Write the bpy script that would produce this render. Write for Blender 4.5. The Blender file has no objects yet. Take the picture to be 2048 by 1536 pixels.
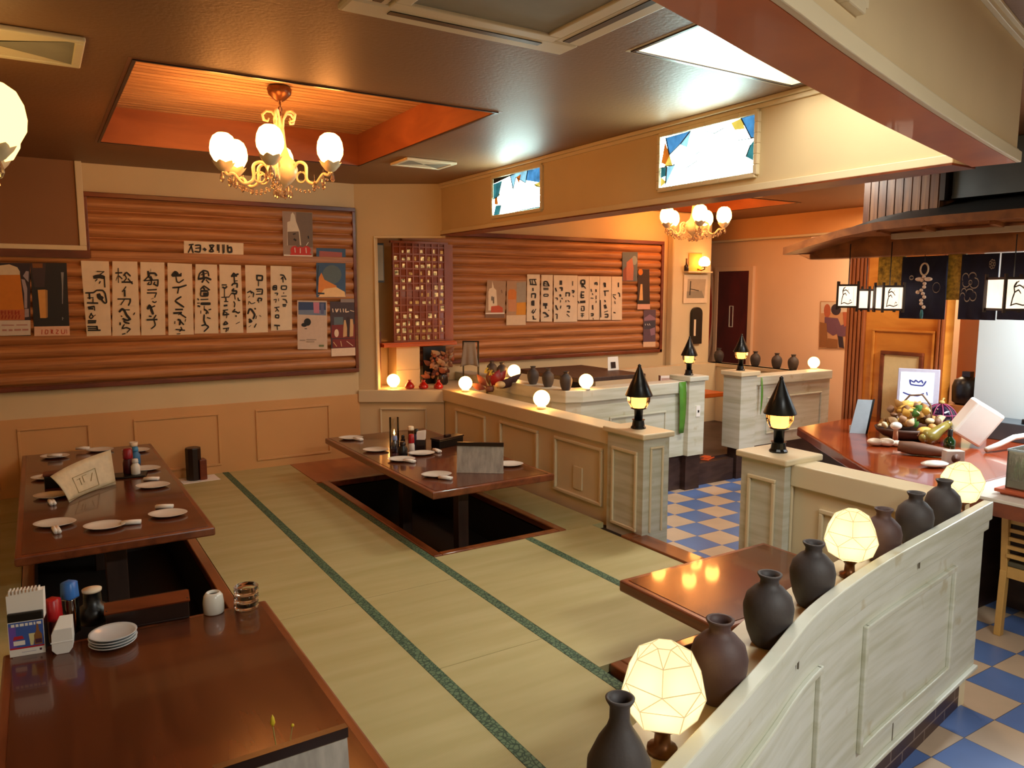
import bpy, math, random
from mathutils import Vector, Matrix
random.seed(7)
SC = bpy.context.scene
COL = SC.collection
PI = math.pi
# ------------------------------------------------------------------ camera
CAM_H = 1.5
PITCH = math.radians(6.985); YAW = math.radians(32.09); FPX = 1510.0
FW = Vector((math.sin(YAW)*math.cos(PITCH), math.cos(YAW)*math.cos(PITCH), -math.sin(PITCH)))
RT = Vector((math.cos(YAW), -math.sin(YAW), 0.0)); UP = RT.cross(FW)
cd = bpy.data.cameras.new('camera'); cam = bpy.data.objects.new('camera', cd); COL.objects.link(cam)
cd.sensor_fit = 'HORIZONTAL'; cd.sensor_width = 36.0; cd.lens = 36.0*FPX/2048.0; cd.clip_start = 0.05
cam.location = (0, 0, CAM_H)
cam.rotation_euler = (math.radians(90)-PITCH, 0, -YAW)
SC.camera = cam
# ------------------------------------------------------------------ world, exposure, room lights
w = bpy.data.worlds.new('world'); SC.world = w; w.use_nodes = True
w.node_tree.nodes['Background'].inputs[0].default_value = (1.0, 0.82, 0.62, 1)
w.node_tree.nodes['Background'].inputs[1].default_value = 0.12
vs = SC.view_settings; SC.display_settings.display_device = 'sRGB'
vs.view_transform = 'Standard'; vs.look = 'None'; vs.exposure = 0.0; vs.gamma = 1.0; vs.use_curve_mapping = False
SC.cycles.max_bounces = 7; SC.cycles.diffuse_bounces = 4; SC.cycles.glossy_bounces = 4
SC.cycles.transmission_bounces = 6; SC.cycles.transparent_max_bounces = 24
SC.cycles.sample_clamp_indirect = 4.0; SC.cycles.caustics_reflective = False; SC.cycles.caustics_refractive = False
def area(name, loc, size, power, color, rot=(0, 0, 0), sy=None):
    l = bpy.data.lights.new(name, 'AREA'); l.energy = power; l.color = color; l.size = size
    if sy: l.shape = 'RECTANGLE'; l.size_y = sy
    o = bpy.data.objects.new(name, l); COL.objects.link(o); o.location = loc; o.rotation_euler = rot
    return o
AISLE = area('aisle_fluorescent_light', (1.9, -0.75, 2.36), 1.2, 88, (0.98, 1.0, 0.95), sy=0.3)
KITCH = area('kitchen_fluorescent_light', (5.45, 1.9, 1.90), 0.9, 125, (0.88, 0.96, 1.0), sy=0.25)
CORR = area('corridor_fluorescent_light', (4.35, 3.75, 2.42), 0.9, 42, (1.0, 0.93, 0.80), sy=0.3)
kl = bpy.data.lights.new('kiosk_bulb', 'POINT'); kl.energy = 9; kl.color = (1.0, 0.60, 0.28); kl.shadow_soft_size = .04
ko = bpy.data.objects.new('kiosk_bulb', kl); COL.objects.link(ko); ko.location = (5.42, 3.35, 1.72)
HALL = area('hall_ceiling_light', (7.3, 4.6, 2.38), 0.5, 56, (1.0, 0.72, 0.47))
# ------------------------------------------------------------------ where a sight line meets a surface of the room
def ray(x, y): return FW*FPX + RT*(x-1024.0) + UP*(768.0-y)
ORG = Vector((0, 0, CAM_H))
def onZ(x, y, z):
    d = ray(x, y); return ORG + d*((z-CAM_H)/d.z)
def onY(x, y, yy):
    d = ray(x, y); return ORG + d*(yy/d.y)
def onX(x, y, xx):
    d = ray(x, y); return ORG + d*(xx/d.x)
def onD(x, y, dist): 
    d = ray(x, y); return ORG + d*(dist/FPX)
# ------------------------------------------------------------------ materials
def lin(h):
    if isinstance(h, str):
        h = h.lstrip('#'); c = [int(h[i:i+2], 16)/255 for i in (0, 2, 4)]
        return tuple(x/12.92 if x <= .04045 else ((x+.055)/1.055)**2.4 for x in c)
    return tuple(h)
def _nt(name):
    m = bpy.data.materials.new(name); m.use_nodes = True
    nt = m.node_tree; return m, nt, nt.nodes['Principled BSDF']
def N(nt, t, **kw):
    n = nt.nodes.new(t)
    for k, v in kw.items(): setattr(n, k, v)
    return n
def coords(nt, scale=(1, 1, 1), kind='Object', rot=(0, 0, 0)):
    tc = N(nt, 'ShaderNodeTexCoord'); mp = N(nt, 'ShaderNodeMapping')
    mp.inputs['Scale'].default_value = scale; mp.inputs['Rotation'].default_value = rot
    nt.links.new(tc.outputs[kind], mp.inputs['Vector']); return mp.outputs['Vector']
def mat(name, col, rough=.5, var=.12, vscale=(6, 6, 6), bump=0, bscale=80, metal=0, coat=0, spec=.5, detail=3, trans=0, ior=1.45):
    m, nt, b = _nt(name); c = lin(col)
    b.inputs['Roughness'].default_value = rough; b.inputs['Metallic'].default_value = metal
    b.inputs['Coat Weight'].default_value = coat; b.inputs['Coat Roughness'].default_value = .06
    b.inputs['Specular IOR Level'].default_value = spec
    if trans: b.inputs['Transmission Weight'].default_value = trans; b.inputs['IOR'].default_value = ior
    if var:
        n = N(nt, 'ShaderNodeTexNoise'); n.inputs['Scale'].default_value = 1; n.inputs['Detail'].default_value = detail
        nt.links.new(coords(nt, vscale), n.inputs['Vector'])
        r = N(nt, 'ShaderNodeValToRGB'); r.color_ramp.elements[0].position = .3; r.color_ramp.elements[1].position = .7
        r.color_ramp.elements[0].color = tuple(x*(1-var) for x in c)+(1,)
        r.color_ramp.elements[1].color = tuple(min(1, x*(1+var)) for x in c)+(1,)
        nt.links.new(n.outputs['Fac'], r.inputs[0]); nt.links.new(r.outputs[0], b.inputs['Base Color'])
    else: b.inputs['Base Color'].default_value = c+(1,)
    if bump:
        n2 = N(nt, 'ShaderNodeTexNoise'); n2.inputs['Scale'].default_value = bscale; n2.inputs['Detail'].default_value = 4
        nt.links.new(coords(nt), n2.inputs['Vector'])
        bp = N(nt, 'ShaderNodeBump'); bp.inputs['Strength'].default_value = bump; bp.inputs['Distance'].default_value = .004
        nt.links.new(n2.outputs['Fac'], bp.inputs['Height']); nt.links.new(bp.outputs[0], b.inputs['Normal'])
    return m
def wood(name, c1, c2, scale=(1.2, 14, 14), rough=.35, coat=0, bump=.05, contrast=(.35, .68)):
    m, nt, b = _nt(name)
    n = N(nt, 'ShaderNodeTexNoise'); n.inputs['Scale'].default_value = 1; n.inputs['Detail'].default_value = 6; n.inputs['Distortion'].default_value = .6
    nt.links.new(coords(nt, scale), n.inputs['Vector'])
    r = N(nt, 'ShaderNodeValToRGB'); e = r.color_ramp.elements
    e[0].position, e[1].position = contrast; e[0].color = lin(c1)+(1,); e[1].color = lin(c2)+(1,)
    nt.links.new(n.outputs['Fac'], r.inputs[0]); nt.links.new(r.outputs[0], b.inputs['Base Color'])
    b.inputs['Roughness'].default_value = rough; b.inputs['Coat Weight'].default_value = coat; b.inputs['Coat Roughness'].default_value = .05
    if bump:
        bp = N(nt, 'ShaderNodeBump'); bp.inputs['Strength'].default_value = bump; bp.inputs['Distance'].default_value = .003
        nt.links.new(n.outputs['Fac'], bp.inputs['Height']); nt.links.new(bp.outputs[0], b.inputs['Normal'])
    return m
def emis(name, col, strength, var=0, vscale=20):
    m, nt, b = _nt(name); nt.nodes.remove(b); e = N(nt, 'ShaderNodeEmission'); c = lin(col)
    e.inputs[0].default_value = c+(1,); e.inputs[1].default_value = strength
    if var:
        n = N(nt, 'ShaderNodeTexNoise'); n.inputs['Scale'].default_value = vscale; nt.links.new(coords(nt), n.inputs['Vector'])
        mm = N(nt, 'ShaderNodeMapRange'); mm.inputs[1].default_value = .3; mm.inputs[2].default_value = .7
        mm.inputs[3].default_value = strength*(1-var); mm.inputs[4].default_value = strength*(1+var)
        nt.links.new(n.outputs['Fac'], mm.inputs[0]); nt.links.new(mm.outputs[0], e.inputs[1])
    nt.links.new(e.outputs[0], nt.nodes['Material Output'].inputs[0]); return m
_cc = {}
def C(h, rough=.6):
    k = (h, rough)
    if k not in _cc: _cc[k] = mat('colour_'+h.strip('#'), h, rough, var=.04, vscale=(30, 30, 30))
    return _cc[k]
M = {}
M['paint'] = mat('cream_paint', '#d8c8a4', .45, .05, (2, 2, 2), .06, 60)
M['wains'] = mat('tan_wainscot_paint', '#cf9c62', .45, .04, (2, 2, 2), .06, 60)
M['shade_dim'] = None
M['wallpaper'] = mat('wall_paper', '#d2bb90', .6, .05, (2, 2, 2), .05, 120)
M['ceiling'] = mat('ceiling_plaster', '#805a39', .5, .07, (2, 2, 2), .35, 55)
M['bulkhead'] = mat('brown_wall_panel', '#8a5e3a', .6, .05, (2, 2, 2), .05, 120)
M['orangepaint'] = mat('orange_cream_paint', '#d69c60', .5, .05, (2, 2, 2))
M['kioskwood'] = wood('golden_orange_wood', '#b4641c', '#d08432', (2, 2, 8), .35, .3)
M['pilaster'] = wood('reddish_brown_wood', '#84401c', '#a0582c', (10, 10, 2), .35)
M['pink'] = mat('peach_wall', '#e2bf9c', .6, .04, (1.5, 1.5, 1.5), .08, 50)
M['log'] = wood('log_siding', '#9a6238', '#c08450', (2.2, 2.2, 60), .42, 0, .1)
M['redwood'] = wood('red_brown_wood', '#5a2410', '#7c3a1c', (3, 10, 10), .35)
M['orangewood'] = wood('orange_stained_wood', '#a84a14', '#c8641f', (2, 2, 8), .4, .2)
M['plank'] = wood('coffer_planks', '#9c7a56', '#c4a27a', (2, 30, 4), .45, .1)
M['cofferside'] = wood('red_stained_board', '#80482a', '#985a36', (2, 2, 8), .4, .2)
M['table'] = wood('lacquered_table_wood', '#482212', '#64341c', (14, 1.6, 8), .2, .45, 0, (.25, .75))
M['table_edge'] = wood('table_edge_wood', '#653018', '#8a4a28', (14, 2, 14), .3, .4)
M['bar'] = wood('bar_counter_wood', '#6c2409', '#8a3612', (5, 2, 8), .2, .5, 0)
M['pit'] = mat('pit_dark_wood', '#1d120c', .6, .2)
M['legwood'] = wood('dark_leg_wood', '#33211a', '#4a3226', (10, 10, 2), .5)
M['trimwood'] = wood('polished_floor_wood', '#6b361a', '#93542c', (10, 2, 8), .28, .4)
M['board'] = wood('brown_floor_board', '#9a5426', '#b06a34', (8, 2, 8), .35, .2)
M['darkbase'] = wood('dark_base_boards', '#2a1914', '#43302a', (4, 4, 14), .45)
M['black'] = mat('black_plastic', '#0c0b0b', .35, .1)
M['blackmetal'] = mat('black_lantern_metal', '#10100f', .3, .2, metal=.3)
M['dark'] = mat('dark_brown_lacquer', '#241410', .3, .15)
M['vase'] = mat('unglazed_dark_clay', '#3f3836', .62, .22, (9, 9, 9), .12, 120)
M['vase_red'] = mat('reddish_dark_clay', '#4d3632', .62, .3, (7, 7, 7), .12, 120)
M['white'] = mat('white_plastic', '#e8e6e0', .35, .03)
M['ceramic'] = mat('white_ceramic', '#dedbd0', .18, .03, coat=.4)
M['ceramic_grey'] = mat('grey_white_ceramic', '#c9cac9', .25, .03, coat=.3)
M['paper'] = mat('rice_paper', '#e4d3b8', .8, .04, (14, 14, 14))
M['paper_white'] = mat('white_paper', '#ece8e0', .75, .02)
M['ink'] = mat('black_ink', '#0d0b0b', .6, .1)
M['glass'] = mat('clear_glass', '#ffffff', .03, 0, trans=1, ior=1.45)
M['crystal'] = mat('crystal', '#fff0dc', .04, 0, trans=.85, ior=1.5)
M['gold'] = mat('cream_gilt_metal', '#eadcbc', .35, .1, (20, 20, 20), metal=.05)
M['bronze'] = mat('aged_bronze', '#6b4326', .35, .25, (30, 30, 30), metal=.7)
M['ac'] = mat('beige_plastic', '#d6c6a6', .45, .03)
M['acgrille'] = mat('grey_grille', '#8b8676', .6, .1)
M['tilewhite'] = None
M['steel'] = mat('grey_steel', '#5d6870', .35, .2, (3, 3, 3), metal=.7)
M['copper'] = wood('brown_copper_sheet', '#5a3322', '#9a6a44', (22, 22, 1.5), .3, 0, .05)
M['rooftile'] = mat('dark_roof', '#22221f', .5, .25, (5, 5, 5))
M['eave'] = wood('eave_wood', '#6b3a1c', '#8f5428', (3, 8, 8), .35, .2)
M['navy'] = mat('navy_cloth', '#121129', .85, .2, (20, 20, 20))
M['amberglass'] = mat('amber_glass', '#8a4018', .15, .25, (14, 14, 14), coat=.6)
M['green'] = mat('green_tape', '#4f8a2a', .5, .2)
M['redglaze'] = mat('red_glaze', '#a80d0a', .12, .2, coat=.6)
# lamp glass (gives off light)
M['globe'] = emis('lit_opal_globe', (1.0, .42, .10), 20.0)
M['shade'] = emis('lit_chandelier_shade', (1.0, .35, .075), 38.0)
M['shade_dim'] = emis('lit_dim_shade', (1.0, .60, .18), 3.6)
M['lantern'] = emis('lit_lantern_glass', (1.0, .70, .34), 6.5)
M['andon'] = emis('lit_paper_lantern', (1.0, .72, .50), 1.9, .12, 8)
M['tube'] = emis('lit_fluorescent_panel', (1.0, .97, .86), 8.0)
M['sg_white'] = emis('lit_white_glass', (.70, 1.0, .93), 22.0)
M['sg_blue'] = emis('lit_blue_glass', (.10, .36, .72), .9, .4, 12)
M['sg_sky'] = emis('lit_sky_glass', (.36, .74, .92), 1.1, .3, 12)
M['sg_orange'] = emis('lit_orange_glass', (.8, .20, .02), .8, .3, 12)
M['sg_yellow'] = emis('lit_yellow_glass', (.95, .72, .12), .9, .3, 12)
M['sg_teal'] = emis('lit_teal_glass', (.06, .28, .30), .8, .4, 12)
M['screen'] = emis('lit_screen', (.86, .9, 1.0), 1.6)
M['ambertile'] = emis('lit_amber_tile', (1.0, .56, .20), .55, .9, 30)
def tatami():
    m, nt, b = _nt('tatami_rush'); v = coords(nt)
    wv = N(nt, 'ShaderNodeTexWave', wave_type='BANDS', bands_direction='Y'); wv.inputs['Scale'].default_value = 60; wv.inputs['Distortion'].default_value = 1.5; wv.inputs['Detail'].default_value = 2
    nt.links.new(v, wv.inputs['Vector'])
    n = N(nt, 'ShaderNodeTexNoise'); n.inputs['Scale'].default_value = 1; n.inputs['Detail'].default_value = 4
    nt.links.new(coords(nt, (1.2, 9, 1)), n.inputs['Vector'])
    r = N(nt, 'ShaderNodeValToRGB'); e = r.color_ramp.elements
    e[0].position = .3; e[1].position = .72; e[0].color = lin('#b0a46c')+(1,); e[1].color = lin('#c2b784')+(1,)
    nt.links.new(n.outputs['Fac'], r.inputs[0])
    mx = N(nt, 'ShaderNodeMix', data_type='RGBA', blend_type='MULTIPLY'); mx.inputs[0].default_value = .12
    nt.links.new(r.outputs[0], mx.inputs[6]); nt.links.new(wv.outputs['Color'], mx.inputs[7])
    nt.links.new(mx.outputs[2], b.inputs['Base Color'])
    bp = N(nt, 'ShaderNodeBump'); bp.inputs['Strength'].default_value = .25; bp.inputs['Distance'].default_value = .002
    nt.links.new(wv.outputs['Fac'], bp.inputs['Height']); nt.links.new(bp.outputs[0], b.inputs['Normal'])
    b.inputs['Roughness'].default_value = .55; return m
M['tatami'] = tatami()
def cloth_border():
    m, nt, b = _nt('green_brocade'); v = coords(nt)
    n = N(nt, 'ShaderNodeTexVoronoi', feature='DISTANCE_TO_EDGE'); n.inputs['Scale'].default_value = 55; nt.links.new(v, n.inputs['Vector'])
    r = N(nt, 'ShaderNodeValToRGB'); e = r.color_ramp.elements; e[0].position = .03; e[1].position = .16
    e[0].color = lin('#24402f')+(1,); e[1].color = lin('#5f7858')+(1,)
    nt.links.new(n.outputs['Distance'], r.inputs[0]); nt.links.new(r.outputs[0], b.inputs['Base Color']); b.inputs['Roughness'].default_value = .7; return m
M['heri'] = cloth_border()
def tilefloor():
    m, nt, b = _nt('checker_floor_tiles'); tc = N(nt, 'ShaderNodeTexCoord'); mp = N(nt, 'ShaderNodeMapping')
    mp.inputs['Location'].default_value = (-3.868/.245, -3.685/.245, .5); mp.inputs['Scale'].default_value = (1/.245,)*3
    nt.links.new(tc.outputs['Object'], mp.inputs['Vector'])
    ck = N(nt, 'ShaderNodeTexChecker'); ck.inputs['Scale'].default_value = 1.0
    ck.inputs['Color1'].default_value = lin('#5f7bb4')+(1,); ck.inputs['Color2'].default_value = lin('#cbb196')+(1,)
    nt.links.new(mp.outputs[0], ck.inputs['Vector'])
    n = N(nt, 'ShaderNodeTexNoise'); n.inputs['Scale'].default_value = 1; n.inputs['Detail'].default_value = 3
    nt.links.new(coords(nt, (5, 5, 5)), n.inputs['Vector'])
    mx = N(nt, 'ShaderNodeMix', data_type='RGBA', blend_type='MULTIPLY'); mx.inputs[0].default_value = .3
    nt.links.new(ck.outputs['Color'], mx.inputs[6]); nt.links.new(n.outputs['Fac'], mx.inputs[7])
    br = N(nt, 'ShaderNodeTexBrick'); br.offset = 0; br.inputs['Scale'].default_value = 1; br.inputs['Brick Width'].default_value = 1; br.inputs['Row Height'].default_value = 1
    br.inputs['Mortar Size'].default_value = .006; br.inputs['Color1'].default_value = (1, 1, 1, 1); br.inputs['Color2'].default_value = (1, 1, 1, 1); br.inputs['Mortar'].default_value = (.35, .3, .26, 1)
    nt.links.new(mp.outputs[0], br.inputs['Vector'])
    m2 = N(nt, 'ShaderNodeMix', data_type='RGBA', blend_type='MULTIPLY'); m2.inputs[0].default_value = 1
    nt.links.new(mx.outputs[2], m2.inputs[6]); nt.links.new(br.outputs['Color'], m2.inputs[7]); nt.links.new(m2.outputs[2], b.inputs['Base Color'])
    b.inputs['Roughness'].default_value = .3; return m
M['tile'] = tilefloor()
def brick(name, c1, c2, mort, bw, rh, ms, rough, rot=(0, 0, 0)):
    m, nt, b = _nt(name); br = N(nt, 'ShaderNodeTexBrick'); br.inputs['Scale'].default_value = 1
    br.inputs['Brick Width'].default_value = bw; br.inputs['Row Height'].default_value = rh; br.inputs['Mortar Size'].default_value = ms
    br.inputs['Color1'].default_value = lin(c1)+(1,); br.inputs['Color2'].default_value = lin(c2)+(1,); br.inputs['Mortar'].default_value = lin(mort)+(1,)
    nt.links.new(coords(nt, rot=rot), br.inputs['Vector']); nt.links.new(br.outputs['Color'], b.inputs['Base Color'])
    bp = N(nt, 'ShaderNodeBump'); bp.inputs['Strength'].default_value = .3; bp.inputs['Distance'].default_value = .004; bp.invert = True
    nt.links.new(br.outputs['Fac'], bp.inputs['Height']); nt.links.new(bp.outputs[0], b.inputs['Normal'])
    b.inputs['Roughness'].default_value = rough; return m
M['tilewhite'] = brick('white_wall_tiles', '#dfe6e6', '#e6ecec', '#b4bcbc', .2, .1, .003, .2, (PI/2, 0, PI/2))
M['basebrick'] = brick('dark_base_bricks', '#3a2a2c', '#43312f', '#7a6a64', .22, .07, .004, .4, (PI/2, 0, 0))
def agedpaint():
    m, nt, b = _nt('weathered_white_paint')
    n = N(nt, 'ShaderNodeTexNoise'); n.inputs['Scale'].default_value = 1; n.inputs['Detail'].default_value = 5; nt.links.new(coords(nt, (2.5, 2.5, 30)), n.inputs['Vector'])
    r = N(nt, 'ShaderNodeValToRGB'); e = r.color_ramp.elements; e[0].position = .32; e[1].position = .6; e[0].color = lin('#b6b6a0')+(1,); e[1].color = lin('#cacbbd')+(1,)
    nt.links.new(n.outputs['Fac'], r.inputs[0])
    n2 = N(nt, 'ShaderNodeTexNoise'); n2.inputs['Scale'].default_value = 9; n2.inputs['Detail'].default_value = 3; nt.links.new(coords(nt), n2.inputs['Vector'])
    r2 = N(nt, 'ShaderNodeValToRGB'); e = r2.color_ramp.elements; e[0].position = .66; e[1].position = .74; e[0].color = (0, 0, 0, 1); e[1].color = (.5, .5, .5, 1)
    nt.links.new(n2.outputs['Fac'], r2.inputs[0])
    mx = N(nt, 'ShaderNodeMix', data_type='RGBA'); nt.links.new(r2.outputs[0], mx.inputs[0]); nt.links.new(r.outputs[0], mx.inputs[6]); mx.inputs[7].default_value = lin('#a89a70')+(1,)
    nt.links.new(mx.outputs[2], b.inputs['Base Color']); b.inputs['Roughness'].default_value = .4
    bp = N(nt, 'ShaderNodeBump'); bp.inputs['Strength'].default_value = .12; bp.inputs['Distance'].default_value = .004
    nt.links.new(n.outputs['Fac'], bp.inputs['Height']); nt.links.new(bp.outputs[0], b.inputs['Normal']); return m
M['aged'] = agedpaint()
def facetglass(strength):
    m, nt, b = _nt('lit_frosted_facet_glass'); nt.nodes.remove(b)
    t = N(nt, 'ShaderNodeBsdfTranslucent'); t.inputs[0].default_value = (1, .86, .56, 1)
    e = N(nt, 'ShaderNodeEmission'); e.inputs[0].default_value = (1, .78, .38, 1); e.inputs[1].default_value = strength
    a = N(nt, 'ShaderNodeAddShader'); nt.links.new(t.outputs[0], a.inputs[0]); nt.links.new(e.outputs[0], a.inputs[1])
    nt.links.new(a.outputs[0], nt.nodes['Material Output'].inputs[0]); return m
M['facet'] = facetglass(.22)
# ------------------------------------------------------------------ mesh builder
class MB:
    def __init__(s, M=None): s.v = []; s.f = []; s.mi = []; s.sm = []; s.M = M
    def add(s, vs, fs, mi=0, smooth=False):
        o = len(s.v)
        for p in vs:
            p = Vector(p); s.v.append(s.M @ p if s.M else p)
        for f in fs: s.f.append([i+o for i in f]); s.mi.append(mi); s.sm.append(smooth)
        return s
    def box(s, x0, y0, z0, x1, y1, z1, mi=0):
        x0, x1 = min(x0, x1), max(x0, x1); y0, y1 = min(y0, y1), max(y0, y1); z0, z1 = min(z0, z1), max(z0, z1)
        return s.add([(x0,y0,z0),(x1,y0,z0),(x1,y1,z0),(x0,y1,z0),(x0,y0,z1),(x1,y0,z1),(x1,y1,z1),(x0,y1,z1)],
            [(0,3,2,1),(4,5,6,7),(0,1,5,4),(1,2,6,5),(2,3,7,6),(3,0,4,7)], mi)
    def beam(s, p, q, w, h, mi=0, up=(0, 0, 1)):
        p = Vector(p); q = Vector(q); d = (q-p).normalized(); u = Vector(up)
        if abs(d.dot(u)) > .98: u = Vector((1, 0, 0))
        a = d.cross(u).normalized()*w/2; b = a.cross(d).normalized()*h/2
        vs = [p-a-b, p+a-b, p+a+b, p-a+b, q-a-b, q+a-b, q+a+b, q-a+b]
        return s.add(vs, [(0,1,2,3),(7,6,5,4),(0,4,5,1),(1,5,6,2),(2,6,7,3),(3,7,4,0)], mi)
    def prism(s, poly, z0, z1, mi=0):
        n = len(poly); a = sum(poly[i][0]*poly[(i+1)%n][1]-poly[(i+1)%n][0]*poly[i][1] for i in range(n))
        if a < 0: poly = poly[::-1]
        vs = [(p[0], p[1], z0) for p in poly]+[(p[0], p[1], z1) for p in poly]
        return s.add(vs, [tuple(range(n))[::-1], tuple(range(n, 2*n))]+[(i, (i+1)%n, n+(i+1)%n, n+i) for i in range(n)], mi)
    def lathe(s, prof, c=(0, 0, 0), n=24, mi=0, smooth=True, sx=1, sy=1):
        vs = []; fs = []; k = len(prof)
        for r, z in prof:
            for i in range(n):
                t = 2*PI*i/n; vs.append((c[0]+r*math.cos(t)*sx, c[1]+r*math.sin(t)*sy, c[2]+z))
        for j in range(k-1):
            for i in range(n): fs.append((j*n+i, j*n+(i+1)%n, (j+1)*n+(i+1)%n, (j+1)*n+i))
        if prof[0][0] > 1e-5: fs.append(tuple(range(n))[::-1])
        if prof[-1][0] > 1e-5: fs.append(tuple(range((k-1)*n, k*n)))
        return s.add(vs, fs, mi, smooth)
    def sph(s, c, r, nu=20, nv=12, mi=0, sx=1, sy=1, sz=1, smooth=True):
        return s.lathe([(max(r*math.sin(PI*j/nv), 1e-6), -r*sz*math.cos(PI*j/nv)) for j in range(nv+1)], c, nu, mi, smooth, sx, sy)
    def tube(s, pts, r, n=8, mi=0, smooth=True):
        pts = [Vector(p) for p in pts]; k = len(pts); rr = r if isinstance(r, (list, tuple)) else [r]*k
        vs = []; fs = []; d0 = (pts[1]-pts[0]).normalized()
        u = Vector((0, 0, 1)) if abs(d0.z) < .9 else Vector((1, 0, 0)); a = d0.cross(u).normalized()
        for i in range(k):
            d = (pts[min(i+1, k-1)]-pts[max(i-1, 0)]).normalized()
            a = (a-d*a.dot(d)).normalized(); b = d.cross(a)
            for j in range(n):
                t = 2*PI*j/n; vs.append(pts[i]+(a*math.cos(t)+b*math.sin(t))*rr[i])
        for i in range(k-1):
            for j in range(n): fs.append((i*n+j, i*n+(j+1)%n, (i+1)*n+(j+1)%n, (i+1)*n+j))
        fs.append(tuple(range(n))[::-1]); fs.append(tuple(range((k-1)*n, k*n)))
        return s.add(vs, fs, mi, smooth)
    def ribbon(s, path, off0, off1, z0, z1, mi=0):
        """solid strip that follows a plan path (list of (x,y)); off0 and off1 are distances to the left of the path"""
        n = len(path); L = []; R = []
        for i in range(n):
            p = Vector(path[i]); d = (Vector(path[min(i+1, n-1)])-Vector(path[max(i-1, 0)])).normalized(); nn = Vector((-d.y, d.x))
            L.append(p+nn*off0); R.append(p+nn*off1)
        vs = []
        for q in (L, R):
            for z in (z0, z1): vs += [(p.x, p.y, z) for p in q]
        a, b, c, d = 0, n, 2*n, 3*n; fs = []
        for i in range(n-1):
            j = i+1
            fs += [(a+i, a+j, b+j, b+i)[::-1], (c+i, c+j, d+j, d+i), (b+i, b+j, d+j, d+i)[::-1], (a+i, a+j, c+j, c+i)]
        fs += [(a, b, d, c)[::-1], (a+n-1, b+n-1, d+n-1, c+n-1)]
        return s.add(vs, fs, mi)
    def sheet(s, a, b, c, d, th, mi=0):
        """thin slab whose front is the quad a b c d"""
        a, b, c, d = map(Vector, (a, b, c, d)); nn = (b-a).cross(d-a).normalized()*th
        return s.add([a, b, c, d, a-nn, b-nn, c-nn, d-nn], [(0,1,2,3),(7,6,5,4),(0,4,5,1),(1,5,6,2),(2,6,7,3),(3,7,4,0)], mi)
def mesh(name, mb, mats, origin=None):
    me = bpy.data.meshes.new(name); o = Vector(origin) if origin is not None else Vector((0, 0, 0))
    me.from_pydata([tuple(p-o) for p in mb.v], [], mb.f)
    for m in (mats if isinstance(mats, (list, tuple)) else [mats]): me.materials.append(m)
    for p, i, sm in zip(me.polygons, mb.mi, mb.sm): p.material_index = i; p.use_smooth = sm
    me.update(); return me
def obj(name, mb, mats, parent=None, loc=(0, 0, 0), rotz=0, bevel=0, origin=None):
    o = bpy.data.objects.new(name, mesh(name, mb, mats, origin)); COL.objects.link(o)
    o.location = loc if origin is None else origin; o.rotation_euler = (0, 0, rotz)
    if parent: o.parent = parent
    if bevel:
        b = o.modifiers.new('edge', 'BEVEL'); b.width = bevel; b.segments = 2; b.limit_method = 'ANGLE'; b.angle_limit = math.radians(40)
    return o
def tag(o, label, cat, group=None):
    o['label'] = label; o['category'] = cat
    if group: o['group'] = group
    return o
def thing(name, label, cat, loc=(0, 0, 0), rotz=0, group=None):
    o = bpy.data.objects.new(name, None); COL.objects.link(o); o.location = loc; o.rotation_euler = (0, 0, rotz)
    o.empty_display_size = .1
    return tag(o, label, cat, group)
def solo(name, mb, mats, label, cat, loc=(0, 0, 0), rotz=0, group=None, bevel=0, origin=None):
    return tag(obj(name, mb, mats, None, loc, rotz, bevel, origin), label, cat, group)
def struct(name, mb, mats, parent=None, bevel=0):
    o = obj(name, mb, mats, parent, bevel=bevel)
    if not parent: o['kind'] = 'structure'
    return o
def dup(root, loc, label=None, rotz=None, group=None, scale=None):
    r = root.copy(); COL.objects.link(r); r.location = loc
    if rotz is not None: r.rotation_euler = (0, 0, rotz)
    if scale: r.scale = (scale,)*3
    if label: r['label'] = label
    if group: r['group'] = group
    for ch in list(root.children):
        c = ch.copy(); COL.objects.link(c); c.parent = r
        for g in list(ch.children):
            d = g.copy(); COL.objects.link(d); d.parent = c
    return r
def catmull(pts, k=6):
    out = []; P = [Vector(p) for p in pts]; n = len(P)
    for i in range(n-1):
        a, b, c, d = P[max(i-1, 0)], P[i], P[i+1], P[min(i+2, n-1)]
        for j in range(k):
            t = j/k; out.append(.5*((2*b)+(c-a)*t+(2*a-5*b+4*c-d)*t*t+(3*b-a-3*c+d)*t**3))
    out.append(P[-1]); return out
# ================================================================== SETTING
def gridboxes(mb, x0, x1, y0, y1, z0, z1, holes, mi=0):
    xs = sorted({x0, x1}|{h[i] for h in holes for i in (0, 1) if x0 < h[i] < x1})
    ys = sorted({y0, y1}|{h[i] for h in holes for i in (2, 3) if y0 < h[i] < y1})
    for i in range(len(xs)-1):
        run = None
        for j in range(len(ys)-1):
            cx, cy = (xs[i]+xs[i+1])/2, (ys[j]+ys[j+1])/2
            inside = any(h[0] < cx < h[1] and h[2] < cy < h[3] for h in holes)
            if not inside:
                run = (run[0], ys[j+1]) if run else (ys[j], ys[j+1])
            if run and (inside or j == len(ys)-2):
                mb.box(xs[i], run[0], z0, xs[i+1], run[1], z1, mi); run = None
    return mb
ZT = -0.33           # tiled floor
ZC = 2.44            # ceiling
struct('floor', MB().box(-1.3, -2.1, ZT-.1, 8.6, 8.6, ZT), M['tile'])
PIT_L = (-.10, .68, 1.7, 5.75); PIT_C = (1.88, 2.70, 3.80, 5.70); PIT_R = (1.93, 2.70, 1.72, 2.19)
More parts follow.
